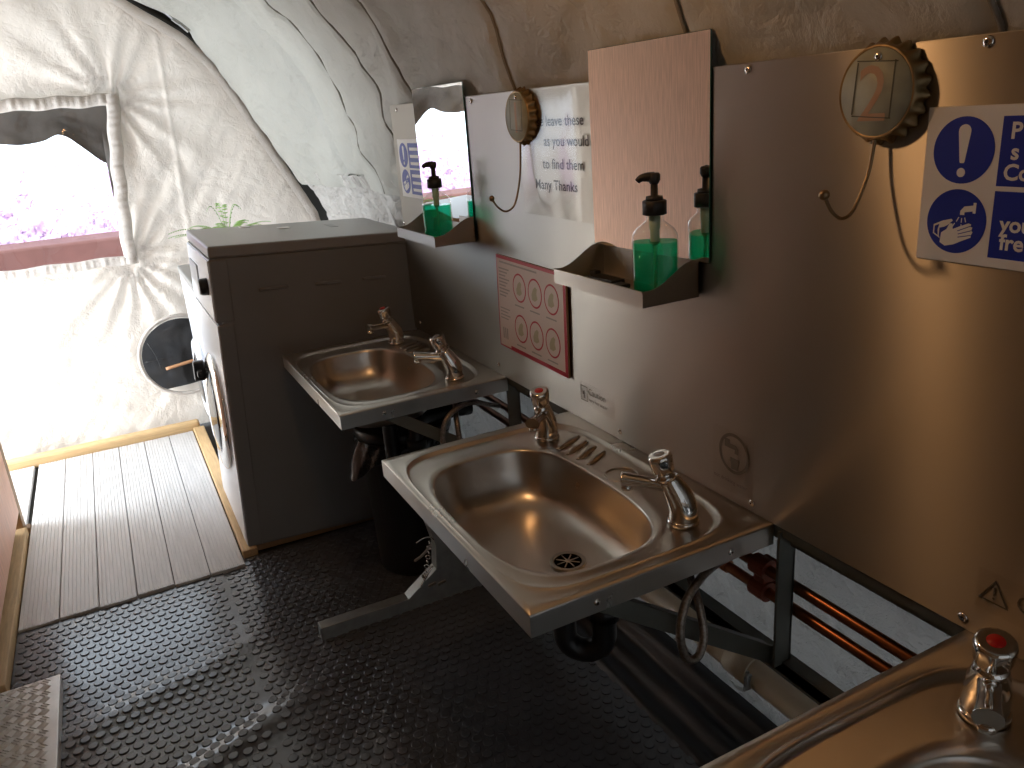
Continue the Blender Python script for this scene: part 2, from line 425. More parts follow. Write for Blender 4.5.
# end wall with the window hole
WZ0, WZ1, WL = .965, 1.745, -1.80
def win_r(z):
    t = min(1, max(0, (z - WZ0) / (WZ1 - WZ0))); return -.90 + .085 * t - .012 * math.sin(PI * t)
def wall_disp(x, z):
    d = .016 * fbm(x * 1.7, z * 1.7, 9.)
    for (cx, cz, k, am) in ((-.90, .96, 17, .020), (-.815, 1.75, 15, .018)):
        dx, dz = x - cx, z - cz; r = math.hypot(dx, dz) + 1e-4
        a = math.atan2(dz, dx)
        d += am * math.exp(-r / .30) * sstep(.0, .06, r) * math.sin(k * a + 2.2 * fbm(r * 3, a * 2, 2)) 
    d += .010 * math.exp(-((x + .575 - .03 * (z - 1.5)) / .010) ** 2)                 # vertical seam
    d -= .006 * math.exp(-((x + .575 - .03 * (z - 1.5)) / .05) ** 2)
    q = (x * .6 + z * .8); w = (x * .8 - z * .6)
    d += .010 * fbm(w * 7, q * 1.6, 4.) + .007 * abs(fbm(w * 13 + 2, q * 3, 6.))
    d += .012 * sstep(.9, .1, z) * fbm(x * 3 + z * 5, z * 2 - x, 12.)
    return d * sstep(0, .10, arch_x(z) + .0 - x + .02)
zs = [.0 + (WZ0) * i / 50 for i in range(51)] + [WZ0 + (WZ1 - WZ0) * i / 44 for i in range(1, 45)] + [WZ1 + (2.62 - WZ1) * i / 46 for i in range(1, 47)]
ucols = [('L', i / 10) for i in range(10)] + [('W', i / 52) for i in range(53)] + [('R', i / 76) for i in range(1, 77)]
def wall_pt(i, j):
    k, u = ucols[i]; z = zs[j]; r = win_r(z)
    if k == 'L': x = -3.5 + (WL + 3.5) * u
    elif k == 'W': x = WL + (r - WL) * u
    else: x = r + (max(arch_x(z) + .0, r + .02) - r) * u
    return (x, 4.60 - wall_disp(x, z), z)
iw0 = 10; iw1 = 10 + 52; jw0 = 50; jw1 = 94
mb = MB(); mb.grid(len(ucols), len(zs), wall_pt, skip=lambda i, j: iw0 <= i < iw1 and jw0 <= j < jw1)
we = mb.build('wall_end', M['wallend'], fix=False); tag(we, 'off white tent end wall glowing with daylight', 'wall', kind='structure')
# seam tape along the arch
mb = MB(); tz = [.05 + i * .0265 for i in range(86)]
def tape(i, j):
    z = tz[i]; x = arch_x(z); x2 = arch_x(z + .02); t = Vector((x2 - x, .02)).normalized(); n = Vector((-t.y, t.x))
    o = (-.004, .022, .045)[j]; b = (0, .008, 0)[j]
    return (x + n.x * o, 4.585 - b - .004 * math.sin(z * 70), z + n.y * o)
mb.grid(len(tz), 3, tape)
tag(mb.build('trim_1', M['trimf'], fix=False), 'pale seam tape where the end wall meets the roof', 'trim', kind='structure')

# window
win = thing('window_1', (-1.3, 4.6, WZ0), 'clear vinyl window in the tent end wall', 'window', kind='structure')
mb = MB()
def ruf(t): return .006 * math.sin(t * 95) + .003 * math.sin(t * 31)
n = 120
mb.grid(n, 4, lambda i, j: (WL + (win_r(WZ1) + .02 - WL) * i / (n - 1), 4.575 - (0, .012, .012, 0)[j] - abs(ruf(i * .0088)) * (0, 1, 1, 0)[j], WZ1 + (-.035, -.025, .012, .022)[j] + .004 * math.sin(i * .3)))
mb.grid(n, 4, lambda i, j: (WL + (win_r(WZ0) + .04 - WL) * i / (n - 1), 4.575 - (0, .012, .012, 0)[j] - abs(ruf(i * .0088)) * (0, 1, 1, 0)[j], WZ0 + (-.024, -.014, .014, .024)[j] + .003 * math.sin(i * .21)))
mb.grid(n, 4, lambda i, j: (win_r(WZ0 + (WZ1 - WZ0) * i / (n - 1)) + (-.028, -.018, .026, .036)[j] + .003 * math.sin(i * .25), 4.57 - (0, .012, .012, 0)[j] - abs(ruf(i * .007)) * (0, 1, 1, 0)[j], WZ0 - .02 + (WZ1 - WZ0 + .04) * i / (n - 1)))
mb.grid(n, 3, lambda i, j: (WL + (-.03, 0, .03)[j], 4.575 - (0, .012, 0)[j], WZ0 + (WZ1 - WZ0) * i / (n - 1)))
mb.build('window_frame', M['trimf'], win, fix=False)
mb = MB(); mb.grid(40, 36, lambda i, j: (WL + (win_r(WZ0 + (WZ1 - WZ0) * j / 35) - WL) * i / 39, 4.605 + .010 * fbm(i * .12, j * .12, 3.), WZ0 + (WZ1 - WZ0) * j / 35))
mb.build('pane', M['pane'], win, fix=False)
mb = MB(); n = 60      # blind bundled outside along the top and down the right edge
def blind(i, j):
    x = WL - .05 + (-.80 - WL + .07) * i / (n - 1); sx = sstep(-1.12, -.86, x)
    low = WZ1 - .165 - .018 * math.sin(x * 9) - .02 * fbm(x * 5, 1.) + .03 * math.exp(-((x + 1.05) / .09) ** 2) - .17 * sx
    t = j / 10; z = WZ1 + .03 + (low - WZ1 - .03) * t
    return (x, 4.66 + .03 * math.sin(PI * t) * (1 if j % 2 else .6) + .012 * fbm(x * 8, t * 6), z)
mb.grid(n, 11, blind)
def bl2(i, j):
    z = WZ1 - .15 - .62 * i / 30; r = win_r(z); w = .055 - .05 * i / 30
    return (r + .02 - (w + .02) * j / 4, 4.64 + .012 * math.sin(j * 1.3 + i * .3), z)
mb.grid(31, 5, bl2)
mb.build('blind', M['blind'], win, fix=False)

# round flap on the end wall
fl = thing('vent_flap', (-.745, 4.56, .21), 'round black vent flap low on the white end wall beside the machines', 'vent flap')
mb = MB(); R0 = .205; cz = .425; cx = -.745
def flap(i, j):
    a = 2 * PI * i / 64; r = R0 * j / 14
    x = math.cos(a) * r; z = math.sin(a) * r
    cut = -.165; z = max(z, cut + .03 * x)
    return (cx + x, 4.565 - .014 - .016 * fbm(x * 7, z * 7, 2.) - .008 * sstep(.0, .2, r), cz + z)
mb.grid(65, 15, flap); mb.build('flap', M['flap'], fl, fix=False)
mb = MB(); mb.torus((cx, 4.558, cz), R0 + .012, .010, (0, 1, 0), 64, 8); mb.build('rim', M['trimf'], fl)
mb = MB(); mb.tube([(cx - .10, 4.535, cz - .055), (cx + .05, 4.53, cz - .035), (cx + .17, 4.535, cz - .025)], .009, 8, sub=4)
mb.build('cord', M['flaprod'], fl)['label'] = 'orange cord across the flap'
mb = MB()
mb.tube([(cx - .19, 4.535, cz + .0), (cx - .14, 4.533, cz + .005), (cx - .10, 4.535, cz + .0)], .004, 6, sub=3); mb.tube([(cx - .16, 4.535, cz + .10), (cx - .135, 4.533, cz + .03), (cx - .12, 4.532, cz - .05)], .004, 6, sub=3)
mb.build('tie', M['flap'], fl)

# arch pole with clamp
po = thing('tent_pole', (.02, 4.64, .9), 'dark arched tent pole with grey clamp above the end wall seam', 'tent pole')
mb = MB(); mb.tube([(arch_x(z) + .045 + .09 * sstep(1.5, 1.3, z), 4.635, z) for z in [1.0 + i * .05 for i in range(23)]] + [(-.72, 4.615, 2.24), (-.9, 4.615, 2.34)], .024, 12)
mb.build('pole', M['outer'], po)
mb = MB(); mb.bar((-.50, 4.53, 2.13), (-.405, 4.53, 2.035), .035, .03); mb.bar((-.47, 4.515, 2.07), (-.37, 4.515, 2.19), .02, .035)
mb.build('clamp', M['galv'], po)['label'] = 'grey metal clamp'

# ------------------------------------------------------------------ floor
mb = MB(); mb.grid(2, 2, lambda i, j: (-3.6 + 4.2 * i, -1.6 + 6.3 * j, -.012)); mb.box((-3.6, -1.6, -.10), (.6, 4.62, -.013))
tag(mb.build('floor', M['outer']), 'dark ground sheet under the mats and boards', 'floor', kind='structure')
mb = MB(); mb.grid(2, 2, lambda i, j: (-14 + 28 * i, 4.64 + 26 * j, -.12)); mb.grid(2, 2, lambda i, j: (-14 + 28 * i, -20 + 18.3 * j, -.12))
tag(mb.build('ground', M['grass']), 'bright gravel ground outside the tent', 'ground', kind='structure')

def mat_z(x, y):
    z = .006 + .004 * fbm(x * 2.2, y * 2.2, 3.)
    z += .016 * math.exp(-((y - 1.95 - .45 * (x + .85)) / .05) ** 2) * sstep(-.55, -.8, x) * sstep(-1.6, -1.1, x)
    z += .010 * math.exp(-((y - 2.28 - .30 * (x + 1.0)) / .06) ** 2) * sstep(-.75, -.95, x)
    return z
def studs(mb, x0, x1, y0, y1, inside, lift):
    P = .0365; r = .0140; rows = int((y1 - y0) / (P * .866)); ns = 12
    for a in range(rows):
        y = y0 + .02 + a * P * .866
        for b in range(int((x1 - x0) / P)):
            x = x0 + .02 + b * P + (P / 2 if a % 2 else 0)
            if not inside(x, y): continue
            z = mat_z(x, y) + lift; h = .0022
            vs = []
            for (rr, dz) in ((r, -.001), (r * .98, h * .7), (r * .86, h)):
                for k in range(ns):
                    t = 2 * PI * k / ns; vs.append((x + rr * math.cos(t), y + rr * math.sin(t), z + dz))
            fs = [(q * ns + k, q * ns + (k + 1) % ns, (q + 1) * ns + (k + 1) % ns, (q + 1) * ns + k) for q in range(2) for k in range(ns)]
            fs.append(tuple(range(2 * ns, 3 * ns)))
            mb.add(vs, fs, 0, False)
XB = -.865
nx, ny = 60, 190
def mat_grid(x0, x1, y0, y1, lift):
    mb = MB(); mb.grid(nx, ny, lambda i, j: (x0 + (x1 - x0) * i / (nx - 1), y0 + (y1 - y0) * j / (ny - 1), mat_z(x0 + (x1 - x0) * i / (nx - 1), y0 + (y1 - y0) * j / (ny - 1)) + lift)); return mb
mb = mat_grid(-1.53, XB, .6, 2.83, .004)
studs(mb, -1.53, XB, .6, 2.83, lambda x, y: x < XB - .015 and y < 2.815, .005)
tag(mb.build('rubber_mat', M['rubber'], fix=False), 'studded rubber mat leading from grey deck boards, lit bluish by window', 'mat')
mb = mat_grid(XB - .002, .04, .3, 2.90, 0.)
studs(mb, XB, .03, .3, 2.90, lambda x, y: x > XB + .012 and y < 2.885, .001)
tag(mb.build('rubber_mat', M['rubber'], fix=False), 'darker studded rubber mat lying in the shade under the sinks', 'mat')

# deck boards
mb = MB(); W = .1215; prof = []
nr = 9
for k in range(nr):
    a = W * k / nr; w = W / nr
    prof += [(a + w * .06, .0185), (a + w * .14, .0205), (a + w * .80, .0205), (a + w * .88, .0185)]
prof = [(0, 0), (0, .018)] + prof + [(W, .018), (W, 0)]
def board(name, x0, y0, y1, jag=0.):
    mb = MB(); n = len(prof)
    vs = [(x0 + a, y0 + jag * math.sin(a * 60), b) for a, b in prof] + [(x0 + a, y1, b) for a, b in prof]
    mb.add(vs, [tuple(range(n)), tuple(range(n, 2 * n))[::-1]] + [(i, (i + 1) % n, n + (i + 1) % n, n + i) for i in range(n)])
    return mb.build(name, M['deck'])
names = ['grey ribbed deck board running along the timber rail under the machines', 'grey ribbed deck board, second out from the machines', 'grey ribbed deck board, third out from the machines',
         'grey ribbed deck board, fourth out from the machines', 'grey ribbed deck board, fifth out from the machines', 'grey ribbed deck board, outermost of the six long ones']
for k in range(6):
    tag(board('deck_board', -.905 - .1245 * k, 2.835 + random.uniform(-.008, .008), 4.46, .002), names[k], 'deck board', 'long deck boards beside the machines')
tag(board('deck_board', -1.67, 3.72, 4.46), 'short grey deck board beyond the black gap by the end wall', 'deck board')

# black curb along the wall
sk = [(.015, .004), (.025, .020), (.040, .022), (.055, .012), (.068, .012), (.085, .032), (.105, .045), (.125, .040), (.135, .036), (.145, .055), (.160, .085), (.180, .095), (.20, .095)]
SKR = resample(sk, 40)
mb = MB(); mb.grid(40, 60, lambda i, j: (SKR[i].x, -.4 + 3.3 * j / 59, SKR[i].y + .003 * fbm(j * .3, i * .1)))
tag(mb.build('baseboard_right', M['skirt'], fix=False), 'black plastic curb along the foot of the wall', 'baseboard', kind='structure')

# timber
mb = MB(); mb.bbox((-1.75, 4.475, .0), (-.74, 4.535, .062), .012)
tag(mb.build('timber_batten', M['timberx']), 'pale timber batten along the foot of the white end wall', 'timber')
mb = MB(); mb.bbox((-.778, 2.905, .0), (-.722, 4.47, .034), .004)
tag(mb.build('timber_batten', M['timber']), 'narrow pale timber rail running under the fronts of the machines', 'timber')
mb = MB(); mb.bar((-.745, 2.965, .016), (-.05, 2.965, .002), .06, .026)
tag(mb.build('timber_batten', M['timberd']), 'dark brown timber strip under the shaded side of the washing machine', 'timber')
mb = MB(); mb.bbox((-1.60, 2.48, .0), (-1.534, 3.63, .05), .004)
tag(mb.build('timber_batten', M['timber']), 'thick yellowish timber on the floor below the plywood partition', 'timber')
mb = MB(); mb.bbox((-1.548, 3.66, .0), (-1.529, 3.71, .030), .006)
tag(mb.build('timber_offcut', M['timberd']), 'larger dark timber offcut on the floor at the partition end', 'timber')
mb = MB(); mb.bbox((-1.532, 3.30, .0505), (-1.585, 3.35, .072), .004, M=Matrix.Rotation(.04, 4, 'Z'))
tag(mb.build('timber_offcut', M['timberd']), 'small dark timber offcut on the floor at the partition end', 'timber')

# plywood partition
pa = thing('plywood_partition', (-1.55, 3.0, .0), 'pinkish plywood partition on a timber stud by the deck boards', 'partition')
mb = MB(); mb.bbox((-1.562, 2.52, .11), (-1.550, 3.72, 2.44), .002); mb.build('sheet', M['ply'], pa)
mb = MB(); mb.bbox((-1.605, 3.655, .0), (-1.549, 3.72, 2.44), .004); mb.build('stud', M['timberd'], pa)['label'] = 'brown timber stud'
mb = MB(); mb.bbox((-1.625, 2.55, .10), (-1.563, 3.65, .16), .004); mb.build('rail', M['timberd'], pa)
pb = thing('plywood_partition', (-1.55, .5, .0), 'brown wooden partition beside the camera, beyond the doorway', 'partition')
mb = MB(); mb.bbox((-1.552, -1.4, .0), (-1.540, 1.42, 2.44), .002); mb.build('sheet', M['timberd'], pb)
mb = MB(); mb.bbox((-1.60, 1.36, 0), (-1.553, 1.42, 2.44), .004); mb.build('stud', M['timberd'], pb)
pc = thing('plywood_partition', (-2.4, 3.57, .0), 'unseen cross partition added to keep the space behind the doorway dark', 'partition')  # unseen wall added to block daylight from the end bay
mb = MB(); mb.add([(-3.30, 3.572, 0), (-1.60, 3.572, 0), (-1.60, 3.572, 2.46), (-1.95, 3.572, 2.42), (-2.40, 3.572, 2.26), (-2.70, 3.572, 2.06), (-2.92, 3.572, 1.8), (-3.02, 3.572, 1.5), (-3.15, 3.572, 1.1)], [tuple(range(9))])
mb.add([(v.x, 3.584, v.z) for v in mb.v], [tuple(range(9))[::-1]]); n9 = 9
mb.add([mb.v[i] for i in range(18)], [(i, (i + 1) % 9, 9 + (i + 1) % 9, 9 + i) for i in range(9)])
mb.build('sheet', M['timberd'], pc)
mb = MB(); mb.bbox((-1.67, 3.52, 0), (-1.615, 3.571, 2.40), .004); mb.build('stud', M['timberd'], pc)
mb = MB(); mb.bbox((-1.557, 1.42, 2.02), (-1.540, 2.52, 2.44), .002)
tag(mb.build('door_header', M['ply']), 'plywood header board above the cubicle doorway', 'board')

# chequer plate step
mb = MB(); X0, X1, Y0, Y1, ZT = -1.98, -1.386, 1.45, 2.445, .05
mb.bbox((X0, Y0, .012), (X1, Y1, ZT), .003)
q = .030; i = 0
for a in range(int((X1 - X0) / q)):
    for b in range(int((Y1 - Y0) / q)):
        cx_, cy_ = X0 + q * (a + .5), Y0 + q * (b + .5)
        s = 1 if (a + b) % 2 else -1
        for o in (-1, 0, 1):
            d = Vector((1, s, 0)).normalized(); pr = Vector((-d.y, d.x, 0)); c = Vector((cx_, cy_, ZT)) + pr * o * .0080
            l = .0150; w = .0030; h = .0032
            mb.add([c - d * l, c + pr * w, c + d * l, c - pr * w, c - d * l * .5 + Vector((0, 0, h)), c + d * l * .5 + Vector((0, 0, h))],
                   [(0, 4, 1), (1, 4, 5), (1, 5, 2), (2, 5, 3), (3, 5, 4), (3, 4, 0)], 0, False)
tag(mb.build('chequer_plate_step', M['cheq'], fix=False), 'aluminium chequer plate step at the edge of the rubber mat', 'step')

# ------------------------------------------------------------------ splashback
sp = thing('splashback', (0, 1.2, .785), 'brushed stainless steel splashback sheet behind the sinks', 'splashback')
mb = MB(); mb.bbox((0, -.55, .783), (.005, 2.865, 1.596), .0015, 1)
o = mb.build('sheet', M['panel'], sp); add_uv(o, lambda c: (c.y, c.z))
def screw(mb, x, y, z, ax, r=.0075):
    mb.lathe([(r, 0), (r * .95, .0015), (r * .6, .003), (r * .35, .0032)], (x, y, z), ax, 14, 0)
    mb.lathe([(r * .3, .0026), (r * .28, .0035)], (x, y, z), ax, 6, 1)
for (y, z) in ((2.174, 1.582), (1.075, 1.585), (.665, 1.587), (2.13, .815), (1.481, .806), (1.039, .803), (.606, .802), (2.80, 1.58), (2.80, .815), (2.85, 1.185)):
    mb = MB(); screw(mb, -.0005, y, z, (-1, 0, 0)); mb.build('screw', [M['chrome'], M['inkp']], sp)

# ------------------------------------------------------------------ sink stand
st = thing('sink_stand', (.02, 1.3, .45), 'dark angle iron stand carrying the row of sinks', 'stand')
mb = MB(); mb.box((.006, -.5, .762), (.036, 2.86, .784)); mb.box((.030, -.5, .735), (.036, 2.86, .784)); mb.build('top_rail', M['frame'], st)
mb = MB(); mb.bbox((.02, -.5, .445), (.055, 2.4, .475), .002); mb.box((.02, -.5, .44), (.024, 2.4, .475)); mb.build('lower_rail', M['frame'], st)
for y in (.968, 1.70, 2.09, 2.79, .57, -.13):
    mb = MB(); mb.box((.0, y - .003, .47), (.040, y + .003, .772)); mb.box((.036, y - .003, .47), (.042, y + .030, .772)); mb.build('post', M['frame'], st)
    y = max(y, .992) if y > .9 else y; mb = MB(); mb.bar((-.385, y, .755), (.022, y, .474), .006, .036, bev=.001); mb.bar((-.385, y + .016, .769), (.022, y + .016, .488), .032, .005, bev=.001)
    mb.build('brace', M['frame'], st)
# folding foot
yf = 2.22; poly = [(-.648, .004), (-.648, .052), (-.355, .050), (-.246, .128), (-.238, .215), (-.26, .31), (-.20, .44), (.03, .46), (.03, .004)]
mb = MB(); mb.prism(poly, lambda a, b, t: (a, yf + t, b), .004)
for (a, b), (c, d) in zip(poly[1:6], poly[2:7]):
    mb.bar((a, yf + .020, b), (c, yf + .020, d), .044, .004, bev=.001)
mb.box((-.650, yf, .004), (-.646, yf + .042, .052))
mb.build('foot', M['galv'], st)
for (x, z) in ((-.285, .075), (-.25, .07)):
    mb = MB(); mb.bar((x, yf - .003, z), (x + .03, yf - .003, z + .006), .003, .012); mb.build('pin', M['chrome'], st)
mb = MB(); mb.lathe([(.010, 0), (.010, .006), (.005, .009)], (-.292, yf - .001, .118), (0, -1, 0), 12); mb.build('bolt', M['chrome'], st)
mb = MB(); cp = [Vector((-.30, yf - .012, .105)) + (Vector((-.262, yf - .008, .245)) - Vector((-.30, yf - .012, .105))) * (k / 9) + Vector((0, -.006 * math.sin(k * .35), 0)) for k in range(10)]
for k in range(9):
    c = (cp[k] + cp[k + 1]) / 2; mb.torus(c, .0075, .0018, (0, 1, 0) if k % 2 else (1, 0, .3), 14, 6, sx=.75, sy=1.15)
mb.tube([(-.31, yf - .012, .252), (-.285, yf - .012, .262), (-.255, yf - .012, .255), (-.25, yf - .012, .245)], .0025, 6, sub=3)
mb.tube([(-.315, yf - .012, .085), (-.285, yf - .016, .13), (-.262, yf - .012, .15)], .003, 6, sub=3)
mb.build('chain', M['chrome'], st)['label'] = 'short bright chain with pin'

# ------------------------------------------------------------------ sinks
SX, SY, ST = .522, .74, .785
CB = Vector((-.323, .342)); HB = (.168, .270); EB = 3.1
CR = Vector((-.272, .370)); HR = (.238, .338); ER = 5.5
def se(d, h, e): return (abs(d.x / h[0]) ** e + abs(d.y / h[1]) ** e)
def ray_se(o, d, c, h, e):
    lo, hi = 0, 1.2
    for _ in range(40):
        m = (lo + hi) / 2; p = o + d * m - c
        if se(p, h, e) < 1: lo = m
        else: hi = m
    return lo
def ray_rect(o, d):
    t = 9
    for (c, k) in ((d.x, 0), (d.y, 1)):
        if abs(c) > 1e-9:
            lim = (0 if k == 0 else SY) if c > 0 else (-SX if k == 0 else 0)
            t = min(t, (lim - o[k]) / c)
    return t
def make_sink(y0, label):
    root = thing('wash_basin', (-.26, y0 + .37, .65), label, 'sink', 'stainless wash basins along the splashback')
    angs = sorted([2 * PI * k / 144 for k in range(144)] + [math.atan2(b - CB.y, a - CB.x) % (2 * PI) for a, b in ((0, 0), (0, SY), (-SX, 0), (-SX, SY))])
    n = len(angs); rings = []
    inner = [(.10, -.131), (.3, -.1305), (.55, -.128), (.70, -.122), (.80, -.112), (.87, -.097), (.92, -.077), (.955, -.052), (.98, -.026), (.993, -.011), (1.0, -.0045), (1.012, -.0015)]
    vs = []
    for (f, z) in inner:
        for a in angs:
            d = Vector((math.cos(a), math.sin(a))); t = ray_se(CB, d, CB, HB, EB) * f
            vs.append((CB.x + d.x * t, y0 + CB.y + d.y * t, ST + z))
    outer = [('b', .25, -.0040), ('b', .86, -.0058), ('b', .92, -.0052), ('b', .955, .0005), ('b', .985, .0028), ('b', 1.02, .0016), ('r', .12, 0), ('r', .6, 0), ('r', .965, 0), ('r', .99, -.001), ('r', 1.0, -.004), ('s', 1.0, -.043)]
    for (k, f, z) in outer:
        for a in angs:
            d = Vector((math.cos(a), math.sin(a))); tb = ray_se(CB, d, CB, HB, EB) * 1.012; tr = max(ray_se(CB, d, CR, HR, ER), tb + .012); te = ray_rect(CB, d)
            tr = min(tr, te - .006)
            if k == 'b': t = tb + (tr - tb) * f if f <= 1 else tr + (te - tr) * (f - 1) * 3
            elif k == 'r':
                t1 = tr + (te - tr) * .08; t = t1 + (te - t1) * f
            else: t = te
            vs.append((CB.x + d.x * t, y0 + CB.y + d.y * t, ST + z))
    R = len(inner) + len(outer)
    fs = [(i * n + k, i * n + (k + 1) % n, (i + 1) * n + (k + 1) % n, (i + 1) * n + k) for i in range(R - 1) for k in range(n)]
    mb = MB(); mb.add(vs, fs[:-2 * n], 0, True); 
    mb.add(vs[-3 * n:-n], [(k, (k + 1) % n, n + (k + 1) % n, n + k) for k in range(n)], 0, True)
    mb.add(vs[-2 * n:], [(k, (k + 1) % n, n + (k + 1) % n, n + k) for k in range(n)], 0, False)
    mb.add(vs[:n], [tuple(range(n))], 0)
    # soap tray ridges and round tap blank pressed into the ledge
    for k in range(4):
        yy = y0 + .555 - .038 * k; a = Vector((-.150 + .004 * k, yy - .012, ST - .004)); b = Vector((-.068, yy + .028, ST - .004))
        mb.tube([a, (a + b) / 2 + Vector((0, 0, .0015)), b], [.0045, .0066, .0045], 12, sub=4)
    mb.torus((-.105, y0 + .345, ST - .0028), .036, .0022, (0, 0, 1), 32, 6)
    bowl = mb.build('bowl', M['sink'], root, fix=True)
    mb = MB(); dc = (-.285, y0 + .285, ST - .1268)
    mb.lathe([(.038, -.002), (.0375, .0015), (.034, .0022), (.030, .0015), (.0275, -.002), (.0265, -.0036)], dc, n=32, mat=0, smooth=False)
    mb.lathe([(.0290, .0002), (.0001, .0002)], dc, n=24, mat=1)
    for k in range(4):
        a = PI * k / 4; d = Vector((math.cos(a), math.sin(a), 0)) * .026; c = Vector(dc) + Vector((0, 0, .0006)); mb.bar(c - d, c + d, .003, .002)
    mb.lathe([(.007, -.002), (.006, .002), (.001, .003)], dc, n=12)
    mb.build('drain', [M['steel_dull'], M['inkp']], root)
    for (x, z) in ((-.395, ST - .022), (-.105, ST - .024)):
        mb = MB(); screw(mb, x, y0 - .0005, z, (0, -1, 0), .007); mb.build('screw', [M['chrome'], M['inkp']], root)
    # waste trap
    mb = MB(); a = Vector((dc[0] - .012, dc[1] + .01, 0)); b = a + Vector((.068, -.052, 0))
    path = [(a.x, a.y, .642), (a.x, a.y, .60), (a.x, a.y, .49)]
    for k in range(1, 8):
        t = PI * k / 8; m_ = (a + b) / 2; h = (b - a) / 2
        path.append((m_.x - h.x * math.cos(t), m_.y - h.y * math.cos(t), .482 - .043 * math.sin(t)))
    path += [(b.x, b.y, .49), (b.x, b.y, .565), (b.x + .02, b.y + .02, .61), (b.x + .09, b.y + .06, .605), (b.x + .23, b.y + .08, .59)]
    mb.tube(path, .0255, 16, sub=3); mb.tube([(a.x, a.y, .645), (a.x, a.y, .615)], .036, 18); mb.tube([(b.x, b.y, .525), (b.x, b.y, .56)], .033, 18)
    mb.build('waste_trap', M['black'], root)
    # flexible hose loop under the near tap
    mb = MB(); yb = y0 - .98
    mb.tube([(-.13, 1.088 + yb, ST - .03), (-.150, 1.05 + yb, .715), (-.176, .985 + yb, .680), (-.182, .962 + yb, .625), (-.194, .958 + yb, .590), (-.212, .958 + yb, .584), (-.228, .960 + yb, .600), (-.234, .964 + yb, .650), (-.214, .972 + yb, .700), (-.165, .99 + yb, .722), (-.10, 1.02 + yb, .715), (-.02, 1.08 + yb, .670), (.035, 1.13 + yb, .640)], .0080, 10, sub=6)
    mb.build('flexible_hose', M['braid'], root)
    return root

def make_tap(root, name, x, y, yaw, dot, dotlab, z=ST - .003):
    """spout points along -x turned by yaw towards +y"""
    T = Matrix.Translation((x, y, z)) @ Matrix.Rotation(-yaw, 4, 'Z') @ Matrix.Diagonal((1.13, 1.13, 1.13, 1))
    e = bpy.data.objects.new(name, None); COL.objects.link(e); e.parent = root; e.location = Vector((x, y, z)) - world_loc(root); e.empty_display_size = .02
    e['label'] = dotlab
    def fin(mb, nm, mats):
        mb.v = [T @ v for v in mb.v]; return mb.build(nm, mats, e)
    mb = MB(); mb.lathe([(.0275, 0), (.0275, .005), (.0255, .008)], (.002, 0, 0), n=28)
    mb.tube([(.002, 0, .004), (.003, 0, .022), (-.002, 0, .042), (-.012, 0, .062), (-.022, 0, .080)], [.0245, .0245, .0235, .0205, .0165], 20, sub=4)
    fin(mb, 'body', M['chrome'])
    mb = MB(); mb.tube([(-.010, 0, .060), (-.035, 0, .066), (-.065, 0, .070), (-.090, 0, .073), (-.100, 0, .073)], [.0145, .0120, .0115, .0135, .0150], 16, sub=3, flat=.85)
    mb.lathe([(.010, -.004), (.0105, -.012), (.008, -.013)], (-.092, 0, .068), n=16); fin(mb, 'spout', M['chrome'])
    ax = Vector((-.24, 0, 1)).normalized(); o = Vector((-.026, 0, .078))
    mb = MB(); mb.lathe([(.0165, 0), (.0165, .006), (.0135, .008), (.0135, .013), (.0185, .017), (.0205, .040), (.0200, .0445), (.017, .0465)], o, ax, 36, 0, fn=lambda r, h, a: r * (1 + (.03 * math.cos(8 * a) if .016 < h < .042 else 0)))
    fin(mb, 'push_head', M['chrome'])
    mb = MB(); mb.lathe([(.0095, .0460), (.0090, .0472), (.0001, .0474)], o, ax, 24); fin(mb, 'indicator', dot)
    return e

for (y0, lab, yaws) in ((.98, 'stainless wash basin in the middle of the row, below the upright mirror and white soap tray shelf', (.75, -.80)),
                        (2.08, 'stainless wash basin beside the grey washing machine', (.35, -.30)),
                        (-.14, 'stainless wash basin in the near corner, only its far end in view', (.4, -.55))):
    if y0 == .98: lab = 'stainless wash basin between the other two, with black trap below'
    s = make_sink(y0, lab)
    make_tap(s, 'tap', -.130, y0 + .108, yaws[0], M['bluedot'], 'chrome push tap with pale cap disc')
    make_tap(s, 'tap', -.135, y0 + .622, yaws[1], M['reddot'], 'chrome push tap with red cap disc')

# ------------------------------------------------------------------ pipes
def pipe(z, lab):
    mb = MB(); mb.tube([(.055, -.5, z), (.055, 2.75, z)], .0115, 16)
    mb.tube([(.055, 1.16, z), (.055, 1.20, z)], .0145, 16); mb.tube([(.055, 2.16, z), (.055, 2.20, z)], .0145, 16)
    return tag(mb.build('copper_pipe', M['copper']), lab, 'pipe', 'copper pipes under the splashback')
pipe(.632, 'upper of the two copper pipes running under the splashback'); pipe(.580, 'lower of the two copper pipes running under the splashback')
def clips(y, lab):
    mb = MB()
    for z in (.632, .580):
        mb.tube([(.055, y - .02, z), (.055, y + .02, z)], .0215, 16, smooth=False); mb.bbox((.05, y - .018, z - .012), (.085, y + .018, z + .012), .003)
    mb.bbox((.045, y - .015, .598), (.075, y + .015, .614), .003)
    return tag(mb.build('pipe_clip', M['clip']), lab, 'pipe clip', 'double clips on the copper pipes')
clips(1.062, 'red brown double clip holding the copper pipes by the middle basin'); 
mb = MB(); mb.tube([(.085, -.4, .322), (.085, 1.12, .330), (.085, 2.3, .336)], .034, 20); mb.tube([(.085, 1.10, .330), (.085, 1.17, .3305)], .039, 20)
dp = tag(mb.build('drain_pipe', M['pvc']), 'cream plastic waste pipe running low along the wall', 'pipe')
mb = MB(); mb.bar((.048, 1.085, .350), (.044, 1.085, .310), .006, .02); mb.tube([(.046, 1.086, .36), (.040, 1.08, .325)], .004, 8)
mb.build('pipe_tie', M['galv'], dp)

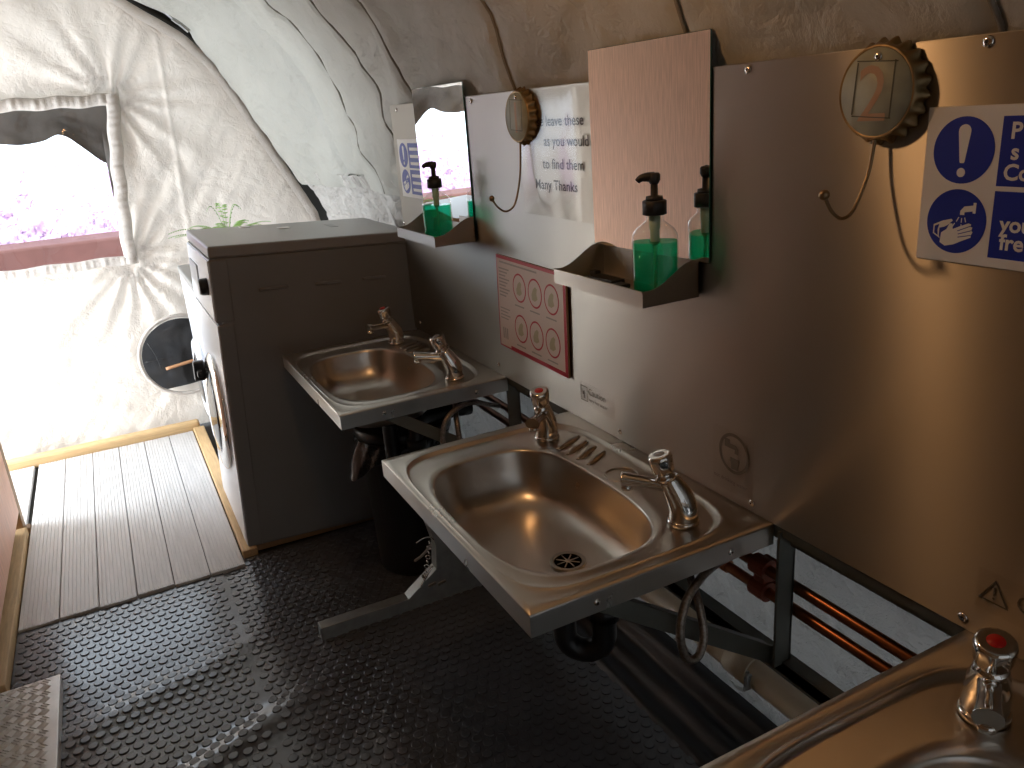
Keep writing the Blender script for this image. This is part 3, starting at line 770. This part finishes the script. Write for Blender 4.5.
# ------------------------------------------------------------------ mirrors, shelves
def make_mirror(y0, z0, label, yaw):
    """y0 = near edge, width .385, height .405"""
    mb = MB(); w, h, t = .372, .405, .003
    mb.bbox((-t, 0, 0), (0, w, h), .0008, 1, 0)
    o = mb.build('mirror', [M['mirror'], M['gedge']])
    for p in o.data.polygons: p.material_index = 0 if p.normal.x < -.9 else 1
    o.location = (-.0012, y0, z0); o.rotation_euler = (0, 0, yaw)
    return tag(o, label, 'mirror', 'frameless mirrors on the splashback')
make_mirror(1.163, 1.252, 'frameless mirror reflecting pink plywood above the nearer steel shelf', .034)
make_mirror(2.217, 1.232, 'frameless mirror reflecting the bright window near the washing machine', .034)

def make_shelf(y0, label):
    """near end at y0, length .41"""
    L, D, z0 = .325, .130, 1.184; t = .0016; xb = -.006
    root = thing('steel_shelf', (xb, y0 + L / 2, z0), label, 'shelf', 'stainless tray shelves under the mirrors')
    mb = MB(); mb.box((xb - D, y0, z0), (xb, y0 + L, z0 + t)); mb.box((xb - D - t, y0, z0), (xb - D, y0 + L, z0 + .031)); mb.box((xb - D - .004, y0, z0 + .029), (xb - D, y0 + L, z0 + .0315))
    mb.build('tray', M['panel'], root)
    mb = MB(); mb.box((xb - t, y0, z0), (xb, y0 + L, z0 + .070)); mb.build('back_plate', M['panel'], root)
    ch = [(0, 0)] + [(-D * k / 14, .074 - .043 * sstep(.08, .88, k / 14)) for k in range(15)] + [(-D, 0)]
    for y in (y0, y0 + L - t):
        mb = MB(); mb.prism(ch, lambda a, b, q: (xb + a, y + q, z0 + b), t); mb.build('end_cheek', M['panel'], root)
    for c in [x for x in bpy.data.objects if x.parent == root]: add_uv(c, lambda c: (c.y, c.z))
    return root
make_shelf(1.190, 'stainless steel tray shelf with a black item on it, nearer the camera')
make_shelf(2.212, 'stainless steel tray shelf beside the washing machine corner')
mb = MB(); mb.bbox((-.085, 1.37, 1.187), (-.050, 1.465, 1.200), .003); mb.bbox((-.092, 1.34, 1.1865), (-.058, 1.41, 1.196), .002)
mb.bbox((-.066, 1.46, 1.187), (-.050, 1.485, 1.206), .003)
tag(mb.build('soap_dish', M['black']), 'flat black soap holder lying on the nearer steel shelf', 'soap holder')

def soap(loc, label, yaw=0.):
    root = thing('soap_dispenser', loc, label, 'soap dispenser', 'pump bottles of green soap', rot=(0, 0, yaw))
    def rr(f):    # rounded-rect section factor
        return lambda r, h, a: r / ((abs(math.cos(a)) ** 3.4 + abs(math.sin(a)) ** 3.4) ** (1 / 3.4)) if h < .1 else r
    sq = lambda r, h, a: r * ((1 - f_(h)) + f_(h) / ((abs(math.cos(a)) ** 3.4 + abs(math.sin(a)) ** 3.4) ** (1 / 3.4)))
    f_ = lambda h: 1 - sstep(.100, .130, h)
    sc = lambda r, h, a: sq(r, h, a)
    def body(mb, prof):
        o = len(mb.v); mb.lathe(prof, n=48, fn=sc)
        for v in mb.v[o:]:
            k = f_(v.z); v.x *= 1 - .30 * k
    mb = MB(); body(mb, [(.030, 0), (.035, .002), (.0365, .008), (.0365, .098), (.0352, .109), (.030, .118), (.021, .126), (.0145, .131), (.0135, .134), (.0135, .146)]); mb.build('bottle', M['bottle'], root, True)
    mb = MB(); body(mb, [(.028, .003), (.0335, .005), (.0348, .010), (.0348, .097)]); mb.build('liquid', M['liq'], root, True)['label'] = 'bright green liquid soap'
    mb = MB(); mb.tube([(0, 0, .01), (0, 0, .10)], .003, 10); mb.lathe([(.004, .09), (.0075, .098), (.0075, .115), (.009, .12), (.009, .14)], n=14, mat=0); mb.build('dip_tube', M['tube'], root, True)
    mb = MB(); mb.lathe([(.0185, .142), (.0185, .164), (.017, .1655)], n=32, fn=lambda r, h, a: r * (1 + .02 * math.cos(24 * a)))
    mb.lathe([(.014, .165), (.013, .172), (.006, .1735), (.0055, .196)], n=20); mb.build('collar', M['blackm'], root, True)
    mb = MB(); mb.lathe([(.0065, .192), (.0095, .198), (.0095, .207), (.007, .210)], n=16)
    mb.tube([(0, 0, .203), (0, .010, .2035), (0, .020, .202), (0, .026, .197)], [.0085, .0078, .006, .0045], 12, sub=3); mb.build('pump_head', M['blackm'], root, True)
    return root
b2 = soap((-.070, 1.240, 1.1865), 'pump bottle of green soap at the near end of the nearer shelf', .92); b2.scale = (1.22, 1.20, 1.12)
b1 = copy_tree(b2); b1.location = (-.080, 2.312, 1.1865); b1['label'] = 'pump bottle of green soap on the shelf by the washing machine'

# ------------------------------------------------------------------ bottle-cap hooks
def hook(y, z, num, label, dz=0.):
    root = thing('coat_hook', (0, y, z), label, 'hook', 'coat hooks made like crown caps')
    mb = MB(); nc = 21
    mb.lathe([(.0605, -.0425), (.0615, -.0405), (.064, -.036), (.0665, -.024), (.0695, -.010), (.0700, -.003), (.066, -.003), (.060, -.034)][::-1] if False else
             [(.0001, .0215), (.057, .0215), (.0595, .0235), (.0612, .0220), (.0622, .019), (.0640, .012), (.0670, .005), (.0675, .002), (.064, .001)], (0, y, z), (-1, 0, 0), 168,
             fn=lambda r, h, a: r * (1 + .055 * math.sin(nc * a) * sstep(.021, .007, h) * (1 if r > .059 else 0)))
    mb.build('cap', M['bronze'], root)
    mb = MB(); mb.lathe([(.0575, .0218), (.0570, .0228), (.0001, .0230)], (0, y, z), (-1, 0, 0), 64); mb.build('face', M['capface'], root)
    mb = MB(); X = -.0234; pl = lambda a, b: (X, y - a, z + b)
    text_mesh(mb, num, .105, lambda a, b: pl(a - .030, b - .037), 0)
    def ln(p, q, w=.0012):
        d = Vector((q[0] - p[0], q[1] - p[1])).normalized() * w; nn = Vector((-d.y, d.x))
        mb.add([(X - .0001, y - (a[0] + s * nn.x), z + a[1] + s * nn.y) for a, s in ((p, 1), (q, 1), (q, -1), (p, -1))], [(0, 1, 2, 3)], 1)
    ln((-.030, .040), (-.036, -.028)); ln((.030, .040), (.026, -.034)); ln((-.036, -.030), (.028, -.034), .0008); ln((-.032, .042), (.034, .038), .0008)
    mb.build('numeral', [M['capprint'], M['capline']], root, fix=False)
    mb = MB(); screw(mb, -.0230, y - .002, z + .046, (-1, 0, 0), .006); mb.build('screw', [M['chrome'], M['inkp']], root)
    mb = MB(); mb.tube([(-.014, y, z - .045), (-.017, y, z - .068), (-.024, y, z - .105 - dz * .6), (-.040, y, z - .140 - dz), (-.055, y, z - .160 - dz), (-.075, y, z - .164 - dz), (-.095, y, z - .150 - dz), (-.108, y, z - .130 - dz)], .0026, 10, sub=5)
    mb.build('hook_wire', M['wire'], root)
    mb = MB(); mb.ball((-.109, y, z - .128 - dz), .0075); mb.build('knob', M['wire'], root)
    return root
hook(.805, 1.537, '2', 'bronze crown cap hook numbered 2 beside the blue and white sign')
hook(1.862, 1.533, '1', 'bronze crown cap hook numbered 1 hanging over the thank you notice', .062)

# ------------------------------------------------------------------ signs
def sign(y0, z1, label, full):
    """y0 = far edge, z1 = top; reads towards -y"""
    W_, H_ = .30, .198
    root = thing('safety_sign', (-.001, y0 - W_ / 2, z1 - H_), label, 'sign', 'blue and white safety signs')
    mb = MB(); mb.bbox((-.0025, y0 - W_, z1 - H_), (-.0005, y0, z1), .0006, 1); mb.build('board', M['white'], root)
    pl = lambda X: (lambda a, b: (X, y0 - a, z1 - b))
    mb = MB(); P1 = pl(-.0029)
    def poly(pts, m, X=-.0029): mb.add([pl(X)(a, b) for a, b in pts], [tuple(range(len(pts)))], m)
    poly(circ(.054, .054, .0415, 56), 0); poly(circ(.054, .1440, .0415, 56), 0)
    poly([(.102, .0135), (.292, .0135), (.292, .0965), (.102, .0965)], 0); poly([(.102, .1025), (.292, .1025), (.292, .1855), (.102, .1855)], 0)
    bang = [(.054 + r * math.cos(t), .0305 + r * math.sin(t)) for r, t in [(.0085, PI + PI * k / 10) for k in range(11)]] + [(.0575, .068), (.0565, .0698), (.0515, .0698), (.0505, .068)]
    poly(bang, 1, -.0032); poly(circ(.054, .0815, .0058, 24), 1, -.0032)
    c = lambda pts: [(.054 + a, .144 + b) for a, b in pts]
    # tap, drops and washing hands
    poly(c([(.010, -.020), (.022, -.022), (.022, -.0255), (.026, -.0255), (.026, -.012), (.022, -.012), (.022, -.0145), (.013, -.0130), (.011, -.0125), (.011, -.009), (.005, -.009), (.005, -.014)]), 1, -.0032)
    for (a, b, d, e) in ((.004, -.006, .001, 0), (.008, -.005, .008, .001), (.012, -.006, .014, 0), (-.001, .002, -.004, .007), (.008, .003, .0085, .009), (.0155, .002, .018, .007)):
        q_ = Vector((d - a, e - b)).normalized(); n_ = Vector((-q_.y, q_.x)) * .0007
        poly(c([(a + n_.x, b + n_.y), (d + n_.x, e + n_.y), (d - n_.x, e - n_.y), (a - n_.x, b - n_.y)]), 1, -.0032)
    poly(c([(-.031, .006), (-.018, .000), (-.006, -.003), (-.004, -.001), (-.010, .005), (-.015, .008), (-.022, .010), (-.022, .020), (-.020, .024), (-.031, .018)]), 1, -.0032)
    poly(c([(-.029, .0078), (-.0225, .005), (-.0245, .012), (-.0235, .020), (-.029, .0168)]), 0, -.0034)
    poly(c([(-.019, .016), (-.012, .011), (-.008, .003), (-.004, .003), (-.003, .010), (.006, .006), (.018, .001), (.022, .002), (.021, .005), (.024, .006), (.023, .010), (.025, .012), (.023, .016), (.023, .019), (.012, .024), (.000, .030), (-.012, .033), (-.020, .029)]), 1, -.0032)
    for (a, b, d, e) in ((.004, .012, .021, .0045), (.005, .016, .023, .010), (.005, .020, .023, .016)):
        q_ = Vector((d - a, e - b)).normalized(); n_ = Vector((-q_.y, q_.x)) * .0005
        poly(c([(a + n_.x, b + n_.y), (d + n_.x, e + n_.y), (d - n_.x, e - n_.y), (a - n_.x, b - n_.y)]), 0, -.0034)
    if full:
        for (tx, x, b) in (('P', .1130, .0395), ('s', .1160, .0640), ('Co', .1095, .0885), ('you', .1135, .1510), ('fre', .1155, .1735)):
            text_mesh(mb, tx, .0270, lambda a, bb, x=x, b=b: (-.0033, y0 - x - a, z1 - b + bb), 1, .0007)
    else:      # blurred lines of lettering, too small in the photo to read
        for r in range(3):
            for k, zz in ((0, .028), (1, .117)):
                poly([(.118, zz + r * .024), (.272 - .02 * (r % 2), zz + r * .024), (.272 - .02 * (r % 2), zz + .010 + r * .024), (.118, zz + .010 + r * .024)], 1, -.0032)
    mb.build('print', [M['blue'], M['white']], root, fix=False)
    return root
sign(.735, 1.514, 'white sign with blue exclamation mark and hand washing circles beside numbered cap hook', True)
sign(2.825, 1.482, 'washed out blue and white sign half hidden behind the far mirror', False)

# thank-you notice in a clear pouch
no = thing('notice', (-.001, 1.72, 1.295), 'clear laminated notice with black thank you lettering between the mirrors', 'notice')
mb = MB(); mb.grid(24, 12, lambda i, j: (-.0035 - .0035 * abs(fbm(i * .15, j * .1, 4.)) - .004 * math.exp(-((i - 10) / 2.5) ** 2), 1.40 + .487 * i / 23, 1.293 + .297 * j / 11))
mb.build('pouch', M['lam'], no, fix=False)
for (tx, y, z) in (('Please leave these', 1.585, 1.508), ('as you would', 1.566, 1.462), ('to find them', 1.590, 1.409), ('Many Thanks', 1.622, 1.359)):
    mb = MB(); text_mesh(mb, tx, .034, lambda a, b, y=y, z=z: (-.0014, y - a * 1.12, z + b), 0, .0003, 'RIGHT')
    mb.build('lettering', M['inkp'], no, fix=False)

# hand-washing poster
hp = thing('poster', (-.01, 1.9, .885), 'pink bordered hand washing poster with six red ringed pictures', 'poster')
mb = MB()
PB = [(2.078, 1.163), (1.688, 1.158), (1.697, .884), (2.092, .888)]
def pq(u, v, x):      # u 0..1 far->near, v 0..1 top->bottom
    a, b, c, d = [Vector(p) for p in PB]
    p = (a * (1 - u) + b * u) * (1 - v) + (d * (1 - u) + c * u) * v
    return (x + .0012 - .002 * u, p.x, p.y)
mb.add([pq(0, 0, -.002), pq(1, 0, -.002), pq(1, 1, -.002), pq(0, 1, -.002), pq(0, 0, -.007), pq(1, 0, -.007), pq(1, 1, -.007), pq(0, 1, -.007)], [(0, 1, 2, 3), (4, 7, 6, 5), (0, 4, 5, 1), (1, 5, 6, 2), (2, 6, 7, 3), (3, 7, 4, 0)])
mb.build('backing', M['card'], hp)
mb = MB()
def pp(pts, m, x): mb.add([pq(u, v, x) for u, v in pts], [tuple(range(len(pts)))], m)
def rect(u0, v0, u1, v1, m, x=-.0078): pp([(u0, v0), (u1, v0), (u1, v1), (u0, v1)], m, x)
rect(0, 0, 1, 1, 0, -.0073)
rect(0, 0, 1, .035, 1); rect(.965, 0, 1, 1, 1); rect(.18, .955, 1, 1, 1); rect(0, 0, .012, 1, 1); rect(.0, .985, .18, 1, 1)
for r_ in range(2):
    for c_ in range(3):
        u, v = .355 + .228 * c_ , .285 + .43 * r_
        pp(circ(u, v, .100, 36, .150), 1, -.0078); pp(circ(u, v, .088, 36, .132), 0, -.0081)
        pp([(u - .045, v + .02), (u - .02, v - .04), (u + .012, v - .07), (u + .035, v - .05), (u + .025, v + .0), (u + .04, v + .05), (u + .0, v + .08), (u - .04, v + .07)], 2, -.0084)
        rect(u - .08, v + .185, u + .06, v + .20, 3)
for k in range(9): rect(.035, .13 + .036 * k, .20 - .03 * (k % 3), .145 + .036 * k, 3)
for k in range(4): rect(.035, .56 + .036 * k, .19 - .03 * (k % 2), .572 + .036 * k, 3)
for k in range(3): rect(.06 + .03 * k, .78, .078 + .03 * k, .90, 3)
rect(.05, .06, .62, .078, 3)
mb.build('print', [M['pinkp'], M['red'], M['skin'], M['greyp']], hp, fix=False)

# small stickers
def sticker(name, y0, y1, z0, z1, label, draw):
    root = thing(name, (-.001, (y0 + y1) / 2, z0), label, 'sticker')
    mb = MB(); mb.add([(-.0008, y0, z0), (-.0008, y1, z0), (-.0008, y1, z1), (-.0008, y0, z1)], [(0, 1, 2, 3)]); mb.build('film', M['film'], root)
    mb = MB(); draw(mb, lambda a, b: (-.0014, y0 - a, z0 + b)); mb.build('print', M['etch'], root, fix=False)
def outline(mb, P, pts, w):
    n = len(pts); c = Vector((sum(p[0] for p in pts) / n, sum(p[1] for p in pts) / n))
    inn = [(c.x + (a - c.x) * (1 - w), c.y + (b - c.y) * (1 - w)) for a, b in pts]
    mb.add([P(a, b) for a, b in pts] + [P(a, b) for a, b in inn], [(i, (i + 1) % n, n + (i + 1) % n, n + i) for i in range(n)])
def d1(mb, P):
    outline(mb, P, [(.004, .012), (.036, .012), (.036, .052), (.004, .052)], .12)
    mb.add([P(a, b) for a, b in ((.014, .028), (.018, .028), (.018, .018), (.022, .018), (.022, .040), (.014, .036))], [tuple(range(6))])
    text_mesh(mb, 'Caution', .024, lambda a, b: P(.040 + a, .034 + b)); text_mesh(mb, 'very hot water', .014, lambda a, b: P(.040 + a, .016 + b))
sticker('caution_sticker', 1.655, 1.50, .828, .890, 'faint caution hot water sticker under the poster', d1)
def d2(mb, P):
    outline(mb, P, circ(.06, .085, .042, 40), .16)
    mb.add([P(a, b) for a, b in ((.034, .112), (.048, .112), (.050, .104), (.066, .104), (.072, .098), (.072, .086), (.062, .086), (.062, .094), (.034, .094))], [tuple(range(9))])
    mb.add([P(a, b) for a, b in ((.050, .076), (.076, .076), (.072, .052), (.054, .052))], [(0, 1, 2, 3)])
    text_mesh(mb, 'not drinking water', .0125, lambda a, b: P(.004 + a, .020 + b))
sticker('drinking_water_sticker', 1.150, 1.036, .803, .935, 'faint not drinking water sticker above the middle basin', d2)
def d3(mb, P):
    outline(mb, P, [(.004, .016), (.048, .016), (.026, .054)], .2)
    mb.add([P(a, b) for a, b in ((.024, .042), (.028, .042), (.027, .028), (.025, .028))], [(0, 1, 2, 3)]); mb.add([P(a, b) for a, b in circ(.026, .024, .002, 8)], [tuple(range(8))])
    text_mesh(mb, 'C', .036, lambda a, b: P(.056 + a, .024 + b)); 
sticker('warning_sticker', .592, .48, .832, .895, 'faint warning triangle sticker above the near basin', d3)

# ------------------------------------------------------------------ machines
wm = thing('washing_machine', (-.747, 2.93, .030), 'grey washing machine with the shade on its side put into the colour, nearest to the sinks', 'washing machine', rot=(0, .055, 0))
D_, W_, H_ = .742, .62, 1.155
mb = MB(); mb.bbox((.012, 0, 0), (D_, W_, H_ - .042), .006)
for (x, w) in ((.20, .105), (.40, .10), (.575, .09)):     # pressed grips in the side sheet
    z = .99
    mb.bar((x - w / 2, -.001, z), (x + w / 2, -.001, z), .010, .012, bev=.003)
    mb.bar((x - w / 2, .000, z), (x - w / 2, .000, z - .12), .004, .004); mb.bar((x + w / 2, .000, z), (x + w / 2, .000, z - .12), .004, .004)
mb.bar((.055, .0005, .01), (.055, .0005, H_ - .05), .004, .006)
mb.build('body', M['wside'], wm, True)
mb = MB(); mb.bbox((-.008, -.008, H_ - .042), (D_ + .005, W_ + .005, H_), .008, 3); mb.build('worktop', M['wtop'], wm, True)
mb = MB(); mb.bbox((-.010, -.003, .885), (.055, W_ + .002, H_ - .045), .006); mb.build('fascia', M['wside'], wm, True)
mb = MB(); mb.bbox((-.013, .004, .89), (-.009, W_ - .004, H_ - .050), .002); mb.build('control_panel', M['wfront'], wm, True)
mb = MB(); mb.bbox((-.004, -.002, .0), (.052, W_ + .001, .878), .006); mb.build('corner_panel', M['wside'], wm, True)
mb = MB(); mb.bbox((-.008, .003, .01), (-.003, W_ - .003, .874), .002); mb.build('front_panel', M['wfront'], wm, True)
dr = bpy.data.objects.new('door', None); COL.objects.link(dr); dr.parent = wm; dr.location = (-.008, .30, .47)
mb = MB(); mb.lathe([(.235, 0), (.235, .010), (.215, .020), (.175, .024), (.165, .018)], (0, 0, 0), (-1, 0, 0), 56); mb.build('door_ring', M['chrome'], dr, True)
mb = MB(); mb.lathe([(.168, .018), (.12, .028), (.05, .034), (.0001, .036)], (0, 0, 0), (-1, 0, 0), 48); mb.build('door_glass', M['dglass'], dr, True)
mb = MB(); mb.bbox((-.060, .185, .08), (-.015, .222, .165), .008); mb.bbox((-.05, .16, .10), (-.03, .20, .13), .006); mb.build('door_handle', M['black'], dr, True)
mb = MB(); mb.lathe([(.032, 0), (.030, .022), (.026, .030)], (-.012, .085, 1.005), (-1, 0, 0), 24); mb.build('knob', M['black'], wm, True)
mb = MB(); mb.bbox((-.018, .33, .97), (-.012, .56, 1.05), .004); mb.build('detergent_drawer', M['wgrey'], wm, True)
for (x, y) in ((.215, .575), (.345, .43)):
    mb = MB(); mb.bbox((x - .022, y - .028, H_), (x + .022, y + .028, H_ + .002), .0006); mb.build('label_tag', M['white'], wm, True)
mb = MB(); mb.bbox((.515, .33, H_), (.545, .45, H_ + .001), .0004); mb.build('cover_strip', M['wside'], wm, True)

w2 = thing('washing_machine', (-.702, 3.62, .034), 'lower white fronted machine just behind the grey washing machine', 'washing machine')
mb = MB(); mb.bbox((.016, 0, 0), (.66, .61, .875), .006); mb.build('body', M['wgrey'], w2, True)
mb = MB(); mb.bbox((-.004, -.003, .875), (.665, .615, .916), .007); mb.build('worktop', M['wtop'], w2, True)
mb = MB(); mb.bbox((0, .004, .02), (.018, .606, .872), .004); mb.build('front_panel', M['wfront'], w2, True)
mb = MB(); mb.lathe([(.20, 0), (.20, .014), (.18, .028), (.15, .03), (.14, .022)], (0, .3, .42), (-1, 0, 0), 48); mb.build('door_ring', M['wfront'], w2, True)
mb = MB(); mb.lathe([(.143, .022), (.10, .034), (.0001, .04)], (0, .3, .42), (-1, 0, 0), 40); mb.build('door_glass', M['dglass'], w2, True)

# fern
fe = thing('potted_fern', (-.48, 3.80, .95), 'small green fern peeking over the washing machine top', 'plant')
mb = MB(); mb.lathe([(.045, 0), (.065, .11), (.07, .115), (.07, .13), (.062, .13), (.058, .115)], (-.48, 3.80, .95), n=28); mb.build('pot', M['pot'], fe)
mb = MB()
for k in range(40):
    a = 2 * PI * k / 40 + random.uniform(-.2, .2); ln_ = random.uniform(.12, .25); up = random.uniform(.05, .15)
    if k % 9 == 0: ln_ *= .35; up = random.uniform(.22, .27)
    base = Vector((-.50, 3.80, 1.07)); d = Vector((math.cos(a), math.sin(a) * .8, 0)); pts = []
    for i in range(25):
        t = i / 24; pts.append(base + d * ln_ * t + Vector((0, 0, up * (1.9 * t - 1.25 * t * t))))
    mb.tube(pts, [.0012 * (1 - .6 * i / 24) for i in range(25)], 5)
    sd = Vector((-d.y, d.x, 0)).normalized()
    for i in range(3, 25):
        l = (.022 * math.sin(PI * min(1, (i + 2) / 27)) + .003) * (.55 if k % 9 == 0 else 1); tg = (pts[i] - pts[i - 1]).normalized()
        for s in (-1, 1):
            if k % 9 == 0 and i % 2: continue
            b = pts[i]; e = b + sd * s * l + tg * l * .4 + Vector((0, 0, -.003)); w = tg * .0022
            mb.add([b - w, (b + e) / 2 - w * 1.2, e, (b + e) / 2 + w * 1.2, b + w], [(0, 1, 2, 3, 4)])
mb.build('fronds', M['leaf'], fe, fix=False)

# ------------------------------------------------------------------ bin
bn = thing('waste_bin', (-.205, 2.525, .012), 'round black waste bin with bag under the basin by the washing machine', 'bin')
bc = (-.205, 2.525, .012)
mb = MB(); mb.lathe([(.135, 0), (.140, .01), (.158, .50), (.162, .50), (.162, .51)], bc, n=44); mb.build('body', M['blackm'], bn)
mb = MB(); mb.lathe([(.160, .515), (.170, .518), (.170, .545), (.165, .550), (.150, .553), (.10, .572), (.0001, .578)], bc, n=44); mb.build('lid', M['black'], bn)
mb = MB()
def bag(i, j):
    a = PI * .45 + PI * 1.25 * i / 50; t = j / 8
    r = .164 + .010 * abs(math.sin(a * 9 + 3 * t)) + (.045 * t * math.exp(-((a - PI * 1.02) / .22) ** 2)); dr_ = .05 + .10 * math.exp(-((a - PI * 1.05) / .3) ** 2) + .015 * math.sin(a * 7)
    return (bc[0] + r * math.cos(a), bc[1] + r * math.sin(a), bc[2] + .515 - dr_ * t)
mb.grid(51, 9, bag); mb.build('bag', M['bag'], bn, fix=False)
mb = MB(); mb.tube([(bc[0] + .163 * math.cos(a), bc[1] + .163 * math.sin(a) - .01, bc[2] + .30 + .23 * math.sin((a + .9) * 1.15)) for a in [-2.0 + 1.6 * k / 12 for k in range(13)]], .005, 8)
mb.build('handle', M['galv'], bn)

# ------------------------------------------------------------------ outside
mb = MB(); mb.bbox((-3.2, 7.4, -.12), (1.5, 7.9, .80), .02)
tag(mb.build('low_wall', M['brick']), 'red brown low wall seen through the window', 'garden wall')
mb = MB(); rnd = random.Random(3)
mb.grid(90, 30, lambda i, j: (-3.3 + 4.8 * i / 89, 8.6 - .55 * math.sin(PI * j / 29) + .10 * fbm(i * .35, j * .4), -.12 + (1.42 + .12 * fbm(i * .12, 5.)) * j / 29))
for k in range(7000):
    x = rnd.uniform(-3.2, 1.4); t = rnd.uniform(.05, 1.06); y = 8.6 - .58 * math.sin(PI * min(t, 1)) + rnd.uniform(-.06, .06); z = -.12 + 1.42 * t
    s_ = rnd.uniform(.012, .028); d = Vector((rnd.uniform(-1, 1), rnd.uniform(-1, 0), rnd.uniform(0, 1))).normalized(); u = d.orthogonal().normalized(); w = d.cross(u)
    c = Vector((x, y, z)); mb.add([c + u * s_, c + w * s_ * .6, c - u * s_, c - w * s_ * .6], [(0, 1, 2, 3)])
tag(mb.build('heather_hedge', M['heath'], fix=False), 'mauve flowering hedge above the low wall outside', 'hedge')

# ------------------------------------------------------------------ light
w = bpy.data.worlds.new('World'); scene.world = w; w.use_nodes = True
bg = w.node_tree.nodes['Background']; bg.inputs[0].default_value = (.78, .89, 1.0, 1); bg.inputs[1].default_value = 3.6

def light(name, typ, loc, power, col, size=.1, rot=None, **kw):
    l = bpy.data.lights.new(name, typ); l.energy = power; l.color = col
    o = bpy.data.objects.new(name, l); COL.objects.link(o); o.location = loc
    if rot is not None: o.rotation_euler = rot
    if typ == 'AREA': l.shape = 'RECTANGLE'; l.size = size[0]; l.size_y = size[1]
    elif typ in ('POINT', 'SPOT'): l.shadow_soft_size = size
    elif typ == 'SUN': l.angle = size
    return o
def aim(o, tgt): o.rotation_euler = (Vector(tgt) - o.location).to_track_quat('-Z', 'Y').to_euler()
sun = light('sun', 'SUN', (0, -4, 8), 4.5, (1, .95, .86), .02); aim(sun, (1.0, 0.5, 3.0))
L1 = light('doorway_daylight', 'AREA', (-2.45, 4.12, .80), 72, (.86, .93, 1.0), (.8, 1.6)); aim(L1, (-1.2, 4.3, .5))
L2 = light('warm_bulb', 'POINT', (-.64, 1.325, 1.90), 4.8, (1, .53, .22), .035)

# ------------------------------------------------------------------ camera
cam = bpy.data.cameras.new('camera'); co = bpy.data.objects.new('camera', cam); COL.objects.link(co)
cam.sensor_width = 36; cam.sensor_fit = 'HORIZONTAL'; cam.lens = 800 / 1024 * 36; cam.clip_start = .02
R = Matrix(((0.8853709, 0.2095756, -0.4149656), (-0.4592874, 0.2562228, -0.8505322), (-0.0719271, 0.9436249, 0.3231076)))
co.matrix_world = Matrix.Translation((-1, 0, 1.55)) @ R.to_4x4()
scene.camera = co
scene.view_settings.view_transform = 'Standard'; scene.view_settings.look = 'None'
scene.view_settings.exposure = .15; scene.view_settings.gamma = 1; scene.view_settings.use_curve_mapping = False
scene.cycles.max_bounces = 14; scene.cycles.transparent_max_bounces = 24; scene.cycles.diffuse_bounces = 7; scene.cycles.glossy_bounces = 6
scene.cycles.use_denoising = True; scene.cycles.sample_clamp_indirect = 6
